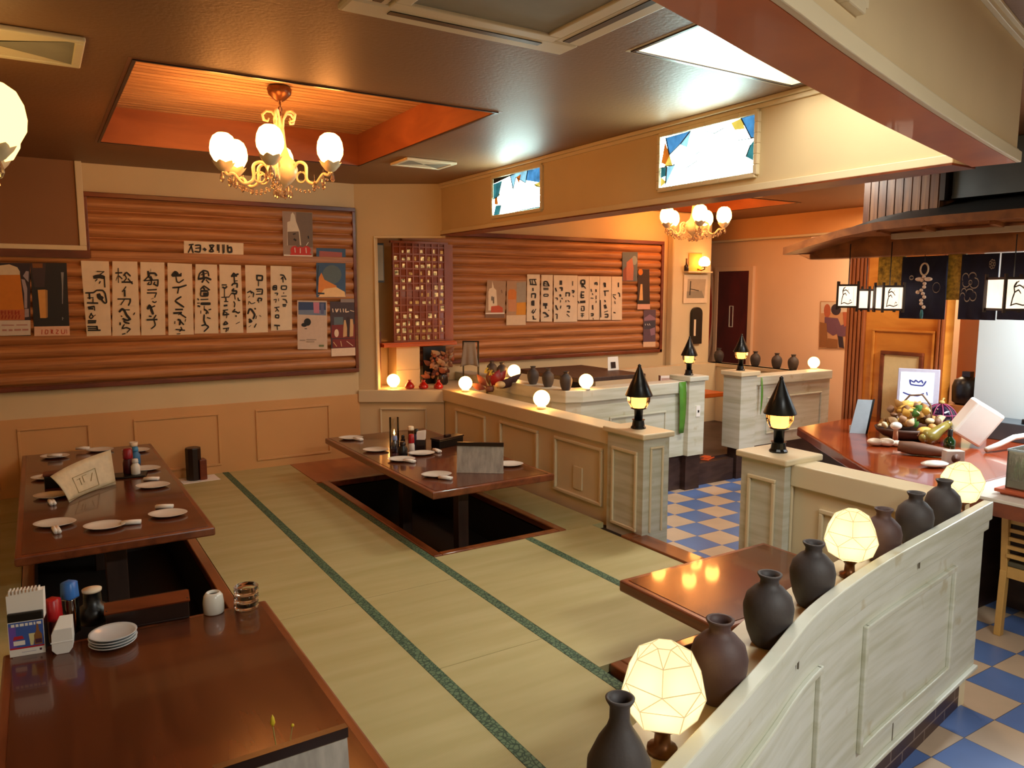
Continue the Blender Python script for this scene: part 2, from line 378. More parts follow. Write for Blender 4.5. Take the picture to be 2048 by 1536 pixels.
# plan of the curved partition (outer face, from its corner towards the camera side) and of the curved soffit above it
CURVE = catmull([(3.36, 1.56), (2.85, 1.475), (2.27, 1.375), (1.80, 1.26), (1.43, 1.12), (1.06, .985), (.66, .85), (.2, .74)], 8)
SOFF = catmull([(3.25, 1.51), (2.75, 1.385), (2.18, 1.235), (1.68, 1.095), (1.37, 1.005), (1.11, .925), (.66, .80), (.1, .68)], 8)
def curve_at(path, x):
    for a, b in zip(path, path[1:]):
        if b.x <= x <= a.x:
            t = (x-a.x)/(b.x-a.x); return a.lerp(b, t)
    return path[-1] if x < path[-1].x else path[0]
def sub(path, xa, xb):
    xa, xb = max(xa, xb), min(xa, xb)
    return [curve_at(path, xa)]+[p for p in path if xb+.004 < p.x < xa-.004]+[curve_at(path, xb)]
pf = gridboxes(MB(), -1.3, 3.06, 1.7, 6.55, ZT, -.035, [PIT_L, PIT_C, PIT_R])
near = [(p.x, p.y+.09) for p in CURVE if p.x <= 3.06]
pf.prism(near+[(-1.3, .8), (-1.3, 1.7), (3.06, 1.7)], ZT, -.035)
pf.box(3.06, 3.4, ZT, 3.12, 6.3, -.035)
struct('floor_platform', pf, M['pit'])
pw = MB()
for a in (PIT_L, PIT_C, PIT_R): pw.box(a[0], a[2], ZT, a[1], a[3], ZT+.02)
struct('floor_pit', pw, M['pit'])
# polished frames round the sunken pits
def pitframe(name, p, wd, z=.006, sides='lrnf'):
    m = MB(); x0, x1, y0, y1 = p
    if 'l' in sides: m.box(x0-wd, y0-wd, -.05, x0, y1+wd, z)
    if 'r' in sides: m.box(x1, y0-wd, -.05, x1+wd, y1+wd, z)
    if 'n' in sides: m.box(x0, y0-wd, -.05, x1, y0, z)
    if 'f' in sides: m.box(x0, y1, -.05, x1, y1+wd, z)
    struct(name, m, M['trimwood'], bevel=.006)
pitframe('trim_1', PIT_L, .055); pitframe('trim_2', PIT_C, .055); pitframe('trim_3', PIT_R, .055)
struct('trim_4', MB().box(1.79, 5.76, -.035, 3.02, 6.50, .002), M['board'])
th = MB().box(2.96, 2.46, ZT, 3.10, 3.38, .012).box(2.96, 3.38, ZT, 3.06, 3.46, .012)
struct('trim_5', th, M['trimwood'], bevel=.006)
# tatami mats, each with its green cloth border
def mat_piece(x0, x1, y0, y1, border, label, poly=None):
    o = thing('tatami_mat', label, 'tatami mat', ((x0+x1)/2, (y0+y1)/2, -.035), 0, 'tatami mats on the raised floor')
    dx, dy = (x0+x1)/2, (y0+y1)/2
    m = MB(); bx = x1-.05 if border == 'r' else x1
    if poly: m.prism([(p[0]-dx, p[1]-dy) for p in poly], 0, .035)
    else: m.box(x0-dx+.0015, y0-dy+.0015, 0, bx-dx-.0005, y1-dy-.0015, .035)
    obj('rush_surface', m, M['tatami'], o)
    if border == 'r': obj('cloth_border', MB().box(bx-dx, y0-dy+.0015, 0, x1-dx-.0005, y1-dy-.0015, .0365), M['heri'], o)
cy = lambda x: curve_at(CURVE, x).y+.10
mat_piece(.738, 1.275, cy(.738)+.16, 3.37, 'r', 'tatami mat beside the bare front table, green border on its right')
mat_piece(.738, 1.275, 3.37, 5.72, 'r', 'tatami mat alongside the set left table, green border on its right')
mat_piece(.738, 1.275, 5.72, 6.505, 'r', 'short tatami mat against the back wall under the bottle and tray')
mat_piece(1.275, 1.823, 1.50, 2.58, 'r', 'tatami mat beside the row of dark vases, nearest in its strip')
mat_piece(1.275, 1.823, 2.58, 3.40, 'r', 'short tatami mat in the middle strip in front of the central pit corner')
mat_piece(1.275, 1.823, 3.40, 5.72, 'r', 'tatami mat along the left side of the central pit')
mat_piece(1.275, 1.787, 5.72, 6.505, '', 'small tatami mat at the back wall beside the brown floor board')
mat_piece(1.825, 2.49, 2.25, 3.742, 'r', 'tatami mat between the central pit and the table behind the vases')
mat_piece(2.49, 2.957, 2.25, 3.742, '', 'tatami mat along the wooden step at the entrance')
mat_piece(2.757, 3.055, 3.744, 5.755, '', 'narrow tatami mat between the central pit and the low panelled wall')
mat_piece(.2, -.158, 2.0, 4.0, '', 'tatami mat left of the left table', [(-.7, 1.75), (-.158, 1.75), (-.158, 5.8), (-.7, 5.8)])
mat_piece(-.7, .736, 5.81, 6.505, '', 'tatami mat at the back wall behind the left table')
# ---- ceiling with its recesses
COFF = (.41, 2.12, 3.55, 5.55); FLUO = (2.06, 3.0, 1.55, 2.37); COFF2 = (5.25, 6.95, 5.33, 6.68)
struct('ceiling', gridboxes(MB(), -1.3, 8.6, -2.1, 8.6, ZC, ZC+.05, [COFF, FLUO, COFF2]), M['ceiling'])
def coffer(name, c, zt, side, top):
    x0, x1, y0, y1 = c
    m = MB(); 
    m.box(x0-.03, y0-.03, ZC-.001, x0+.003, y1+.03, zt).box(x1-.003, y0-.03, ZC-.001, x1+.03, y1+.03, zt)
    m.box(x0, y0-.03, ZC-.001, x1, y0+.003, zt).box(x0, y1-.003, ZC-.001, x1, y1+.03, zt)
    s = struct(name, m, side)
    t = MB(); n = max(4, int((y1-y0)/.062)); dy = (y1-y0+.06)/n
    if top is not None:
        for i in range(n):
            ya = y0-.03+i*dy
            t.box(x0-.03, ya, zt-.012, x1+.03, ya+dy*.8, zt+.006)
        t.box(x0-.03, y0-.03, zt+.005, x1+.03, y1+.03, zt+.03)
        struct('planks', t, top, s)
    r = MB(); e = .014
    r.box(x0-e, y0-e, ZC-.006, x1+e, y0, ZC+.002).box(x0-e, y1, ZC-.006, x1+e, y1+e, ZC+.002).box(x0-e, y0, ZC-.006, x0, y1, ZC+.002).box(x1, y0, ZC-.006, x1+e, y1, ZC+.002)
    struct('edge_strip', r, M['dark'], s); return s
coffer('ceiling_coffer', COFF, 2.675, M['cofferside'], M['plank'])
coffer('ceiling_coffer.001', COFF2, 2.675, M['cofferside'], M['plank'])
fl = coffer('ceiling_light_recess', FLUO, 2.56, M['paint'], None)
struct('light_panel', MB().box(FLUO[0]-.03, FLUO[2]-.03, 2.535, FLUO[1]+.03, FLUO[3]+.03, 2.56), M['tube'], fl)
# ---- walls
YB = 6.516
wb = struct('wall_back', MB().box(-1.3, YB, ZT, 2.45, YB+.12, ZC), M['wallpaper'])
def frame_rect(mb, x0, x1, z0, z1, wd, dp, y, mi=0):
    mb.box(x0-wd, y-dp, z0-wd, x1+wd, y, z0, mi).box(x0-wd, y-dp, z1, x1+wd, y, z1+wd, mi)
    mb.box(x0-wd, y-dp, z0, x0, y, z1, mi).box(x1, y-dp, z0, x1+wd, y, z1, mi); return mb
def logs(x0, x1, z0, z1, y, n, bulge=.038):
    m = MB(); dz = (z1-z0)/n; k = 6
    for i in range(n):
        za = z0+i*dz; vs = []
        for j in range(k+1):
            t = j/k; zz = za+dz*t; yy = y-.008-bulge*math.sqrt(max(0, 1-(2*t-1)**2))
            vs += [(x0, yy, zz), (x1, yy, zz)]
        m.add(vs, [(2*j, 2*j+1, 2*j+3, 2*j+2) for j in range(k)], 0, True)
    m.box(x0, y-.012, z0, x1, y+.001, z1); return m
LX0, LX1, LZ0, LZ1 = -1.2, 2.40, .815, 2.195
struct('log_siding', logs(LX0, LX1, LZ0, LZ1, YB, 14), M['log'], wb)
f1 = MB().box(LX0, YB-.05, LZ0-.035, LX1+.03, YB, LZ0).box(.33, YB-.05, LZ1, LX1+.03, YB, LZ1+.035).box(LX1, YB-.05, LZ0, LX1+.03, YB, LZ1).box(.33, YB-.05, 1.80, .365, YB, LZ1)
struct('log_frame', f1, M['redwood'], wb, .004)
struct('batten', MB().box(.365, YB-.049, 1.745, LX1, YB-.01, 1.80), M['log'], wb, .006)
wn = MB().box(-1.2, YB-.016, -.03, 2.44, YB, .575)
for x0, x1 in ((-.75, -.32), (-.16, .27), (.602, 1.207), (1.53, 2.14)): frame_rect(wn, x0, x1, .085, .49, .018, .026, YB)
struct('wainscot', wn, M['wains'], wb, .003)
# boxed-in bulkhead at the upper left of the back wall
bk = struct('wall_bulkhead', MB().box(-1.2, YB-.06, 1.83, .33, YB, ZC), M['bulkhead'])
struct('bottom_moulding', MB().box(-1.2, YB-.075, 1.80, .345, YB, 1.835).box(.30, YB-.075, 1.835, .345, YB, ZC), M['paint'], bk, .004)
struct('bottom_board', MB().box(-1.2, YB-.07, 1.745, .365, YB, 1.80), M['redwood'], bk)
# diagonal wall with its opening
DA = Vector((2.44, 6.516)); DD = Vector((.842, -.539)); DN = Vector((.539, .842))
def dpt(s, t): p = DA+DD*s+DN*t; return (p.x, p.y)
def dbox(mb, s0, s1, t0, t1, z0, z1, mi=0): return mb.prism([dpt(s0, t0), dpt(s1, t0), dpt(s1, t1), dpt(s0, t1)], z0, z1, mi)
SD = .775
wd = MB(); dbox(wd, -.02, SD, 0, .1, -.05, .50); dbox(wd, -.02, SD+.02, 0, .1, 1.976, ZC); dbox(wd, -.02, .172, 0, .1, .5, 1.976)
wdg = struct('wall_diagonal', wd, M['wallpaper'])
rl = MB(); dbox(rl, .0, SD+.01, -.03, .1, .50, .612); struct('ledge_rail', rl, M['paint'], wdg, .006)
pm = MB()
for s0, s1, z0, z1 in ((.19, .205, .08, .43), (.6, .615, .08, .43), (.19, .615, .43, .445), (.19, .615, .065, .08)): dbox(pm, s0, s1, -.016, 0, z0, z1)
struct('panel_moulding', pm, M['paint'], wdg, .004)
om = MB(); dbox(om, .165, .18, -.012, .1, .612, 1.99); dbox(om, .165, SD, -.012, 0, 1.972, 1.99); struct('opening_trim', om, M['paint'], wdg, .003)
led = MB().prism([dpt(.0, .1), dpt(SD, .1), (3.24, 6.14), (3.56, 6.14), (3.56, 6.80), (2.3, 6.80)], .4, .61)
struct('trim_6', led, M['paint'])
# low panelled wall between the seating and the aisle
wl = struct('wall_low', MB().box(3.10, 3.72, ZT, 3.24, 6.10, .52), M['paint'])
struct('top_rail', MB().box(3.07, 3.72, .515, 3.27, 6.10, .622), M['paint'], wl, .008)
m = MB()
def frame_x(mb, x, dp, y0, y1, z0, z1, wd, mi=0):
    mb.box(x-dp, y0-wd, z0-wd, x, y1+wd, z0, mi).box(x-dp, y0-wd, z1, x, y1+wd, z1+wd, mi).box(x-dp, y0-wd, z0, x, y0, z1, mi).box(x-dp, y1, z0, x, y1+wd, z1, mi); return mb
for y0, y1 in ((3.83, 4.33), (4.59, 5.09), (5.37, 5.85)): frame_x(m, 3.10, .022, y0, y1, .105, .455, .022)
struct('panel_moulding', m, M['paint'], wl, .005)
struct('outlet_patch', MB().box(3.09, 4.03, .14, 3.10, 4.13, .30), M['paint'], wl, .003)
# newel posts at the entrance
def newel(name, x0, x1, y0, y1, z1):
    p = struct(name, MB().box(x0, y0, ZT, x1, y1, z1-.03), M['aged'])
    struct('cap', MB().box(x0-.025, y0-.025, z1-.035, x1+.025, y1+.025, z1), M['paint'], p, .008)
    q = MB()
    frame_x(q, x0, .014, y0+.07, y1-.07, .04, z1-.14, .02)
    for a, b, c, d in ((x0+.05, x0+.064, .02, z1-.1), (x1-.064, x1-.05, .02, z1-.1)): q.box(a, y0-.012, c, b, y0, d)
    q.box(x0+.05, y0-.012, z1-.1, x1-.05, y0, z1-.086)
    struct('panel_moulding', q, M['paint'], p, .004); return p
newel('trim_7', 3.06, 3.27, 3.38, 3.72, .645); newel('trim_8', 3.19, 3.44, 2.46, 2.74, .65)
# straight wall from the second post to the corner of the curved partition
ws = struct('wall_booth', MB().box(3.26, 1.62, ZT, 3.40, 2.46, .54), M['paint'])
struct('top_rail', MB().box(3.235, 1.66, .505, 3.41, 2.46, .62), M['paint'], ws, .006)
struct('panel_moulding', frame_x(MB(), 3.26, .016, 1.72, 2.27, .05, .40, .022), M['paint'], ws, .004)
# curved partition in the foreground
wc = struct('wall_curved', MB().ribbon(CURVE, -.012, -.17, -.12, .525), M['aged'])
struct('inner_face', MB().ribbon(CURVE, -.17, -.188, -.035, .53), M['paint'], wc)
struct('ledge', MB().ribbon(CURVE, -.02, -.19, .525, .545), M['paint'], wc)
struct('cap_board', MB().ribbon(CURVE, .016, -.022, .545, .622), M['aged'], wc, .004)
struct('lower_board', MB().ribbon(CURVE, .006, -.014, .50, .545), M['aged'], wc, .004)
m = MB()
def curve_panel(xa, xb, z0, z1, wd=.022, dp=.016):
    m.ribbon(sub(CURVE, xa, xb), dp-.012, -.013, z0-wd, z0); m.ribbon(sub(CURVE, xa, xb), dp-.012, -.013, z1, z1+wd)
    for x in (xa, xb): m.ribbon(sub(CURVE, x+wd/2, x-wd/2), dp-.012, -.013, z0-wd, z1+wd)
curve_panel(3.02, 2.22, .0, .40); curve_panel(1.86, 1.2, .0, .40); curve_panel(.95, .4, .0, .40)
m.ribbon(CURVE, .006, -.013, -.125, -.108)
struct('panel_moulding', m, M['aged'], wc, .004)
sm = MB()
for x in (2.6, 1.62): sm.ribbon(sub(CURVE, x+.003, x-.003), .0135, .01, .522, .62)
for x in (2.52,): sm.ribbon(sub(CURVE, x+.003, x-.003), -.0105, -.013, -.11, -.02)
struct('board_joints', sm, C('#5d5546'), wc)
struct('brick_base', MB().ribbon(CURVE, -.06, -.17, ZT, -.12), M['basebrick'], wc)
# ---- beam with stained glass, curved soffit
be = struct('wall_beam', MB().box(3.09, 1.66, 2.0, 3.25, 6.13, ZC), M['wallpaper'])
struct('crown_moulding', MB().box(3.06, 1.7, ZC-.022, 3.09, 6.10, ZC).box(3.075, 1.7, ZC-.045, 3.09, 6.11, ZC-.022), M['paint'], be, .004)
struct('bottom_moulding', MB().box(3.078, 1.66, 2.0, 3.09, 6.11, 2.035), M['paint'], be, .003)
struct('underside', MB().box(3.075, 1.66, 1.992, 3.25, 6.10, 2.0), M['redwood'], be)
so = struct('wall_soffit', MB().ribbon(SOFF, 0, -.15, 2.006, ZC), M['wallpaper'])
struct('underside', MB().ribbon(SOFF, 0, -.15, 1.995, 2.006), M['orangewood'], so)
struct('bottom_moulding', MB().ribbon(SOFF, .018, 0, 1.995, 2.035).ribbon(SOFF, .008, 0, 2.035, 2.045), M['paint'], so, .003)
struct('crown_moulding', MB().ribbon(SOFF, .02, 0, ZC-.03, ZC).ribbon(SOFF, .035, 0, ZC-.012, ZC), M['paint'], so, .003)
SGM = ['sg_white', 'sg_blue', 'sg_sky', 'sg_orange', 'sg_yellow', 'sg_teal', 'black']
def stained(name, P, fx, pieces, leads, fr=.045):
    """P(u,v,d): point on the wall, u along, v up (0..1), d out of the wall"""
    g = struct(name, MB(), [M['black']])
    q = MB(); q.add([P(0, 0, .003), P(1, 0, .003), P(1, 1, .003), P(0, 1, .003)], [(0, 1, 2, 3)], 0)
    for mi, poly in pieces: q.add([P(u, v, .005+.0004*mi) for u, v in poly], [tuple(range(len(poly)))], mi)
    struct('coloured_glass', q, [M[k] for k in SGM], g)
    l = MB()
    for ln in leads:
        for a, b in zip(ln, ln[1:]): l.beam(P(a[0], a[1], .008), P(b[0], b[1], .008), .006, .004)
    struct('lead_lines', l, M['black'], g)
    f = MB(); a = fr
    for (u0, v0), (u1, v1) in (((-a*fx, -a), (1+a*fx, -a)), ((1+a*fx, -a), (1+a*fx, 1+a)), ((1+a*fx, 1+a), (-a*fx, 1+a)), ((-a*fx, 1+a), (-a*fx, -a))):
        k = 6
        for i in range(k):
            t0, t1 = i/k, (i+1)/k
            f.beam(P(u0+(u1-u0)*t0, v0+(v1-v0)*t0, .008), P(u0+(u1-u0)*t1, v0+(v1-v0)*t1, .008), .026, .026, 0)
    struct('window_frame', f, M['paint'], g, .004)
    return g
def beamP(y0, y1, z0, z1): return lambda u, v, d: (3.09-d, y0+(y1-y0)*u, z0+(z1-z0)*v)
A1 = [(1, [(.62, .8), (1, .62), (1, 1), (.45, 1)]), (6, [(0, .86), (.5, 1), (0, 1)]), (5, [(0, .45), (.12, .5), (.2, .9), (0, .86)]), (2, [(.38, 1), (.44, .6), (.5, .9), (.7, .7), (.74, 1)]),
      (4, [(.03, .62), (.06, .74), (.16, .52), (.12, .5)]), (3, [(.02, .3), (.1, .28), (.09, .5), (.03, .5)]), (5, [(0, 0), (.13, 0), (.18, .24), (.05, .26)]), (4, [(.9, .55), (1, .5), (1, .66), (.86, .62)]), (3, [(.5, .9), (.56, .72), (.6, .95)]),
      (5, [(.3, 0), (.62, .03), (1, .04), (1, 0)])]
L1 = [[(0, .45), (.12, .5), (.2, .9)], [(.38, 1), (.44, .6), (.5, .9)], [(.5, .9), (.7, .7), (.74, 1)], [(.05, .26), (.18, .24), (.13, 0)], [(.86, .62), (1, .5)]]
stained('window_1', beamP(5.19, 4.53, 2.09, 2.37), .45, A1, L1)
A2 = [(1, [(.05, .98), (.1, .62), (.22, .78), (.34, 1)]), (3, [(0, .5), (.04, .9), (.1, .62), (.05, .45)]), (4, [(.04, .42), (.1, .62), (.14, .4)]), (5, [(0, .2), (.06, .22), (.07, .4), (0, .4)]), (2, [(.06, .05), (.17, .42), (.07, .4)]),
      (4, [(0, .02), (.07, .1), (0, .22)]), (1, [(.86, 1), (.96, .62), (1, .6), (1, 1)]), (4, [(.76, .96), (.86, 1), (.9, .8), (.8, .82)]), (5, [(.92, .3), (1, .2), (1, .6), (.96, .5)]), (2, [(.22, .78), (.3, .7), (.34, 1)])]
L2 = [[(.05, .98), (.1, .62), (.22, .78), (.34, 1)], [(.04, .42), (.14, .4), (.17, .42)], [(0, .4), (.07, .4), (.06, .05)], [(.86, 1), (.96, .62), (1, .6)], [(.5, .92), (.6, .84), (.7, .9)], [(.84, .62), (1, .6)], [(.3, .3), (.42, .4)], [(.4, .52), (.44, .56)], [(.92, .3), (.96, .5)]]
stained('window_2', beamP(3.31, 2.64, 2.09, 2.37), .45, A2, L2)
def soffP(xa, xb, z0, z1):
    def P(u, v, d):
        x = xa+(xb-xa)*u; p = curve_at(SOFF, x); q = curve_at(SOFF, x-.02); t = (q-p).normalized(); return (p.x-t.y*d, p.y+t.x*d, z0+(z1-z0)*v)
    return P
A3 = [(3, [(.7, 0), (.93, 0), (.93, 1), (.85, 1)]), (1, [(.62, .4), (.7, 0), (.85, 1), (.6, 1)]), (4, [(.5, 0), (.62, .4), (.6, 1), (.4, 1)]), (3, [(.2, 0), (.5, 0), (.4, 1), (.1, 1)]), (1, [(0, 0), (.2, 0), (.1, 1), (0, 1)]), (1, [(.93, 0), (1, 0), (1, 1), (.93, 1)])]
L3 = [[(.7, 0), (.85, 1)], [(.62, .4), (.6, 1)], [(.62, .4), (.7, 0)], [(.5, 0), (.62, .4)], [(.2, 0), (.1, 1)], [(.93, 0), (.93, 1)]]
stained('window_3', soffP(.95, 1.52, 2.11, 2.37), .5, A3, L3)
# ---- far room behind the beam
wf = struct('wall_far', MB().box(2.2, 6.8, ZT, 7.12, 6.92, ZC), M['wallpaper'])
struct('log_siding', logs(3.0, 6.33, .81, 2.05, 6.8, 13, .036), M['log'], wf)
struct('log_frame', MB().box(3.0, 6.745, 2.05, 6.37, 6.8, 2.09).box(6.33, 6.745, .77, 6.37, 6.8, 2.05).box(3.0, 6.745, .775, 6.37, 6.8, .81), M['redwood'], wf, .004)
struct('pier', MB().box(6.47, 6.70, ZT, 7.12, 6.80, ZC), M['paint'], wf, .02)
struct('wall_peach', MB().box(8.0, -2.1, ZT, 8.12, 8.6, ZC), M['pink'])
bh = struct('ceiling_bulkhead', MB().box(7.9, 4.4, 2.185, 8.0, 8.5, ZC), M['orangepaint'])
struct('bottom_moulding', MB().box(7.885, 4.4, 2.16, 8.0, 8.5, 2.185), M['paint'], bh, .004)
struct('wall_end', MB().box(6.9, 8.5, ZT, 8.12, 8.6, ZC), M['pink'])
struct('wall_left', MB().box(-1.3, -2.1, ZT, -1.2, YB+.1, ZC), M['wallpaper'])
struct('wall_front', MB().box(-1.3, -2.2, ZT, 8.12, -2.1, ZC), M['wallpaper'])
# door in the peach wall
dr = struct('door_1', MB().box(7.965, 6.83, ZT, 8.0, 7.36, 1.77), wood('dark_red_door', '#4a1108', '#5e180c', (6, 6, 2), .4), None)
struct('door_frame', MB().box(7.95, 6.76, ZT, 8.0, 6.83, 1.83).box(7.95, 7.36, ZT, 8.0, 7.42, 1.83).box(7.95, 6.83, 1.77, 8.0, 7.36, 1.83), M['pink'], dr, .004)
struct('door_plate', frame_x(MB(), 7.965, .008, 7.09, 7.14, 1.03, 1.30, .008), M['ceramic'], dr)
# booth partitions of the far room
DBZ = -.0
b1 = struct('wall_booth_far', MB().prism([(3.60, 6.80), (3.60, 5.12), (3.66, 5.0), (3.78, 4.95), (4.97, 4.95), (4.97, 5.08), (3.80, 5.08), (3.73, 5.16), (3.73, 6.80)], DBZ, .60), M['aged'])
struct('top_rail', MB().prism([(3.575, 6.80), (3.575, 5.12), (3.64, 4.975), (3.78, 4.925), (4.97, 4.925), (4.97, 5.10), (3.82, 5.10), (3.75, 5.17), (3.75, 6.80)], .585, .69), M['aged'], b1, .008)
struct('panel_moulding', frame_rect(MB(), 4.1, 4.72, .1, .42, .016, .014, 4.95), M['aged'], b1, .004)
struct('dark_base', MB().box(3.64, 4.99, ZT, 4.99, 5.08, 0), M['darkbase'], b1)
pa = struct('trim_9', MB().box(4.97, 4.90, 0, 5.17, 5.12, .70), M['aged'])
struct('cap', MB().box(4.95, 4.87, .69, 5.19, 5.14, .735), M['aged'], pa, .008)
struct('dark_base', MB().box(4.98, 4.93, ZT, 5.16, 5.1, 0), M['darkbase'], pa)
struct('wall_switch', MB().box(5.06, 4.892, .36, 5.11, 4.90, .46).box(5.078, 4.886, .40, 5.092, 4.892, .42, 1), [M['white'], M['black']], pa)
b2 = struct('wall_booth_far.001', MB().box(5.9, 4.96, -.02, 7.1, 5.10, .60), M['aged'])
struct('top_rail', MB().box(5.9, 4.93, .585, 7.1, 5.13, .675), M['aged'], b2, .008)
struct('panel_moulding', frame_rect(MB(), 6.12, 6.95, .1, .44, .016, .014, 4.96), M['aged'], b2, .004)
struct('dark_base', MB().box(5.72, 4.98, ZT, 7.08, 5.1, -.02), M['darkbase'], b2)
struct('wall_rear_rail', MB().box(5.2, 6.55, ZT, 7.1, 6.66, .62).box(7.1, 5.14, ZT, 7.22, 6.7, .62).box(7.08, 5.14, .585, 7.24, 6.7, .62), M['paint'])
pb = struct('trim_10', MB().box(5.68, 4.92, -.02, 5.90, 5.14, .70), M['aged'])
struct('cap', MB().box(5.655, 4.895, .69, 5.925, 5.165, .735), M['paint'], pb, .008)
struct('floor_step', MB().box(5.17, 5.0, ZT, 5.7, 5.6, -.12).box(3.73, 5.1, ZT, 7.1, 6.8, -.1), M['darkbase'])
# ================================================================== LAMPS
def thinglass(name, col, t=.8, rough=.05):
    m, nt, b = _nt(name); nt.nodes.remove(b)
    a = N(nt, 'ShaderNodeBsdfTransparent'); a.inputs[0].default_value = lin(col)+(1,)
    g = N(nt, 'ShaderNodeBsdfGlossy'); g.inputs['Roughness'].default_value = rough
    f = N(nt, 'ShaderNodeFresnel'); f.inputs[0].default_value = 1.6
    mx = N(nt, 'ShaderNodeMixShader'); mp = N(nt, 'ShaderNodeMath', operation='MULTIPLY_ADD'); mp.inputs[1].default_value = 1.0; mp.inputs[2].default_value = (1-t)*.4
    nt.links.new(f.outputs[0], mp.inputs[0]); nt.links.new(mp.outputs[0], mx.inputs[0]); nt.links.new(a.outputs[0], mx.inputs[1]); nt.links.new(g.outputs[0], mx.inputs[2])
    nt.links.new(mx.outputs[0], nt.nodes['Material Output'].inputs[0]); return m
M['thin'] = thinglass('thin_clear_glass', '#f4efe6'); M['thinamber'] = thinglass('thin_amber_glass', '#e8b070', .7)
M['thinblue'] = thinglass('thin_blue_plastic', '#7f95c8', .6, .2)
def arc(c, r, a0, a1, n, u, v):
    return [Vector(c)+Vector(u)*(r*math.cos(a0+(a1-a0)*i/n))+Vector(v)*(r*math.sin(a0+(a1-a0)*i/n)) for i in range(n+1)]
DROP = [(.0005, -.02), (.007, -.014), (.0135, .0), (.011, .018), (.004, .038), (.0008, .048)]
def chandelier(label, loc, angles, egg=(.080, .19), zc=2.675, drops=True, low=0, glow='shade'):
    """loc is the middle of the lamp at the height of its cups; canopy on the coffer planks at zc"""
    t = thing('chandelier', label, 'chandelier', (loc[0], loc[1], zc-.012), 0, 'glass chandeliers'); Z0 = lambda z: z-(zc-.012); Z = lambda z: z-(zc-.012)-low
    obj('canopy', MB().lathe([(.012, Z0(zc-.10)), (.03, Z0(zc-.09)), (.062, Z0(zc-.06)), (.07, Z0(zc-.03)), (.055, Z0(zc-.013))], n=20), M['bronze'], t)
    ch = MB()
    for i in range(4 if zc > 2.5 else 2):
        z = zc-.115-.026*i; u = Vector((1, 0, 0)) if i % 2 else Vector((0, 1, 0))
        ch.tube(arc((0, 0, Z0(z)), .016, 0, 2*PI, 10, u*.62, (0, 0, 1)), .0035, 6)
    if zc < 2.5: ch.tube([(0, 0, Z(2.5)), (0, 0, Z0(zc-.09))], .005, 6)
    obj('chain', ch, M['bronze'], t)
    b = MB().lathe([(.004, Z(2.085)), (.018, Z(2.095)), (.03, Z(2.11)), (.055, Z(2.13)), (.08, Z(2.16)), (.088, Z(2.20)), (.075, Z(2.245)), (.045, Z(2.275)), (.028, Z(2.33)), (.018, Z(2.44)), (.010, Z(2.47)), (.006, Z(2.56))], n=20)
    obj('stem', b, M['gold'], t)
    sc = MB()
    for k in range(5):
        a = 2*PI*k/5+.4; u = Vector((math.cos(a), math.sin(a), 0)); o = Vector((0, 0, Z(2.43)))
        sc.tube([o+u*.015, o+u*.02+Vector((0, 0, .05)), o+u*.045+Vector((0, 0, .088)), o+u*.075+Vector((0, 0, .09)), o+u*.098+Vector((0, 0, .068)), o+u*.09+Vector((0, 0, .04)), o+u*.07+Vector((0, 0, .034)), o+u*.062+Vector((0, 0, .052))], [.006, .007, .008, .008, .008, .008, .007, .005], 7)
    obj('top_scrolls', sc, M['gold'], t)
    R = .315; rg, hg = egg
    for deg in angles:
        a = math.radians(deg); u = RT*math.cos(a)-Vector((FW.x, FW.y, 0)).normalized()*math.sin(a); u = Vector((u.x, u.y, 0)).normalized(); up = Vector((0, 0, 1)); o = Vector((0, 0, Z(2.115)))
        m = MB().tube(catmull([o+u*.05+up*.03, o+u*.10+up*.115, o+u*.155+up*.10, o+u*.16+up*.02, o+u*.215-up*.005, o+u*.265+up*.045, o+u*.30+up*.04, o+u*R+up*.075], 5), .0095, 8)
        m.tube(arc(o+u*.125+up*.035, .030, PI*.5, PI*2.4, 12, u, up), .006, 6)
        arm = obj('arm', m, M['gold'], t)
        p = o+u*R
        c = MB(); nn = 24; prof = [(.012, .055), (.03, .066), (.05, .09), (.058, .108)]
        vs = []; fs = []
        for j, (r, z) in enumerate(prof):
            for i in range(nn):
                q = 2*PI*i/nn; rr = r*(1+.13*math.cos(6*q)*j/3); vs.append((p.x+rr*math.cos(q), p.y+rr*math.sin(q), p.z+z+.006*math.cos(6*q)*j/3))
        for j in range(3):
            for i in range(nn): fs.append((j*nn+i, j*nn+(i+1) % nn, (j+1)*nn+(i+1) % nn, (j+1)*nn+i))
        c.add(vs, fs, 0, True); cup = obj('cup', c, M['gold'], arm)
        e = [(.022, .098), (rg*.72, .118), (rg*.96, .118+hg*.22), (rg, .118+hg*.42), (rg*.93, .118+hg*.66), (rg*.74, .118+hg*.86), (rg*.42, .118+hg*.975), (.001, .118+hg)]
        obj('glass_shade', MB().lathe(e, p, 24), M[glow], arm)
        if drops:
            for dz, du, dv in ((.065, .012, 0), (.045, -.03, .03), (.03, -.06, -.02), (.02, -.10, .01)):
                v = u.cross(up); q = p+u*du+v*dv+up*(dz-.05)
                d = MB().lathe(DROP, q, 8, 0, False); d.tube([q+up*.046, q+up*.075], .0012, 4); obj('crystal_drop', d, M['crystal'], arm)
            gl = MB(); 
            for i in range(9):
                s = i/8; q = o+u*(.06+.23*s)+up*(-.015-.045*math.sin(PI*s)+.03*s); gl.sph(q, .0095, 8, 5)
            obj('bead_garland', gl, M['crystal'], arm)
    if drops:
        for k in range(6):
            a = 2*PI*k/6; q = Vector((.045*math.cos(a), .045*math.sin(a), Z(2.055)))
            d = MB().lathe(DROP, q, 8, 0, False); d.tube([q+Vector((0, 0, .046)), q+Vector((0, 0, .085))], .0012, 4); obj('crystal_drop', d, M['crystal'], t)
        obj('crystal_ball', MB().sph((0, 0, Z(2.062)), .024, 10, 7, smooth=False), M['crystal'], t)
    return t
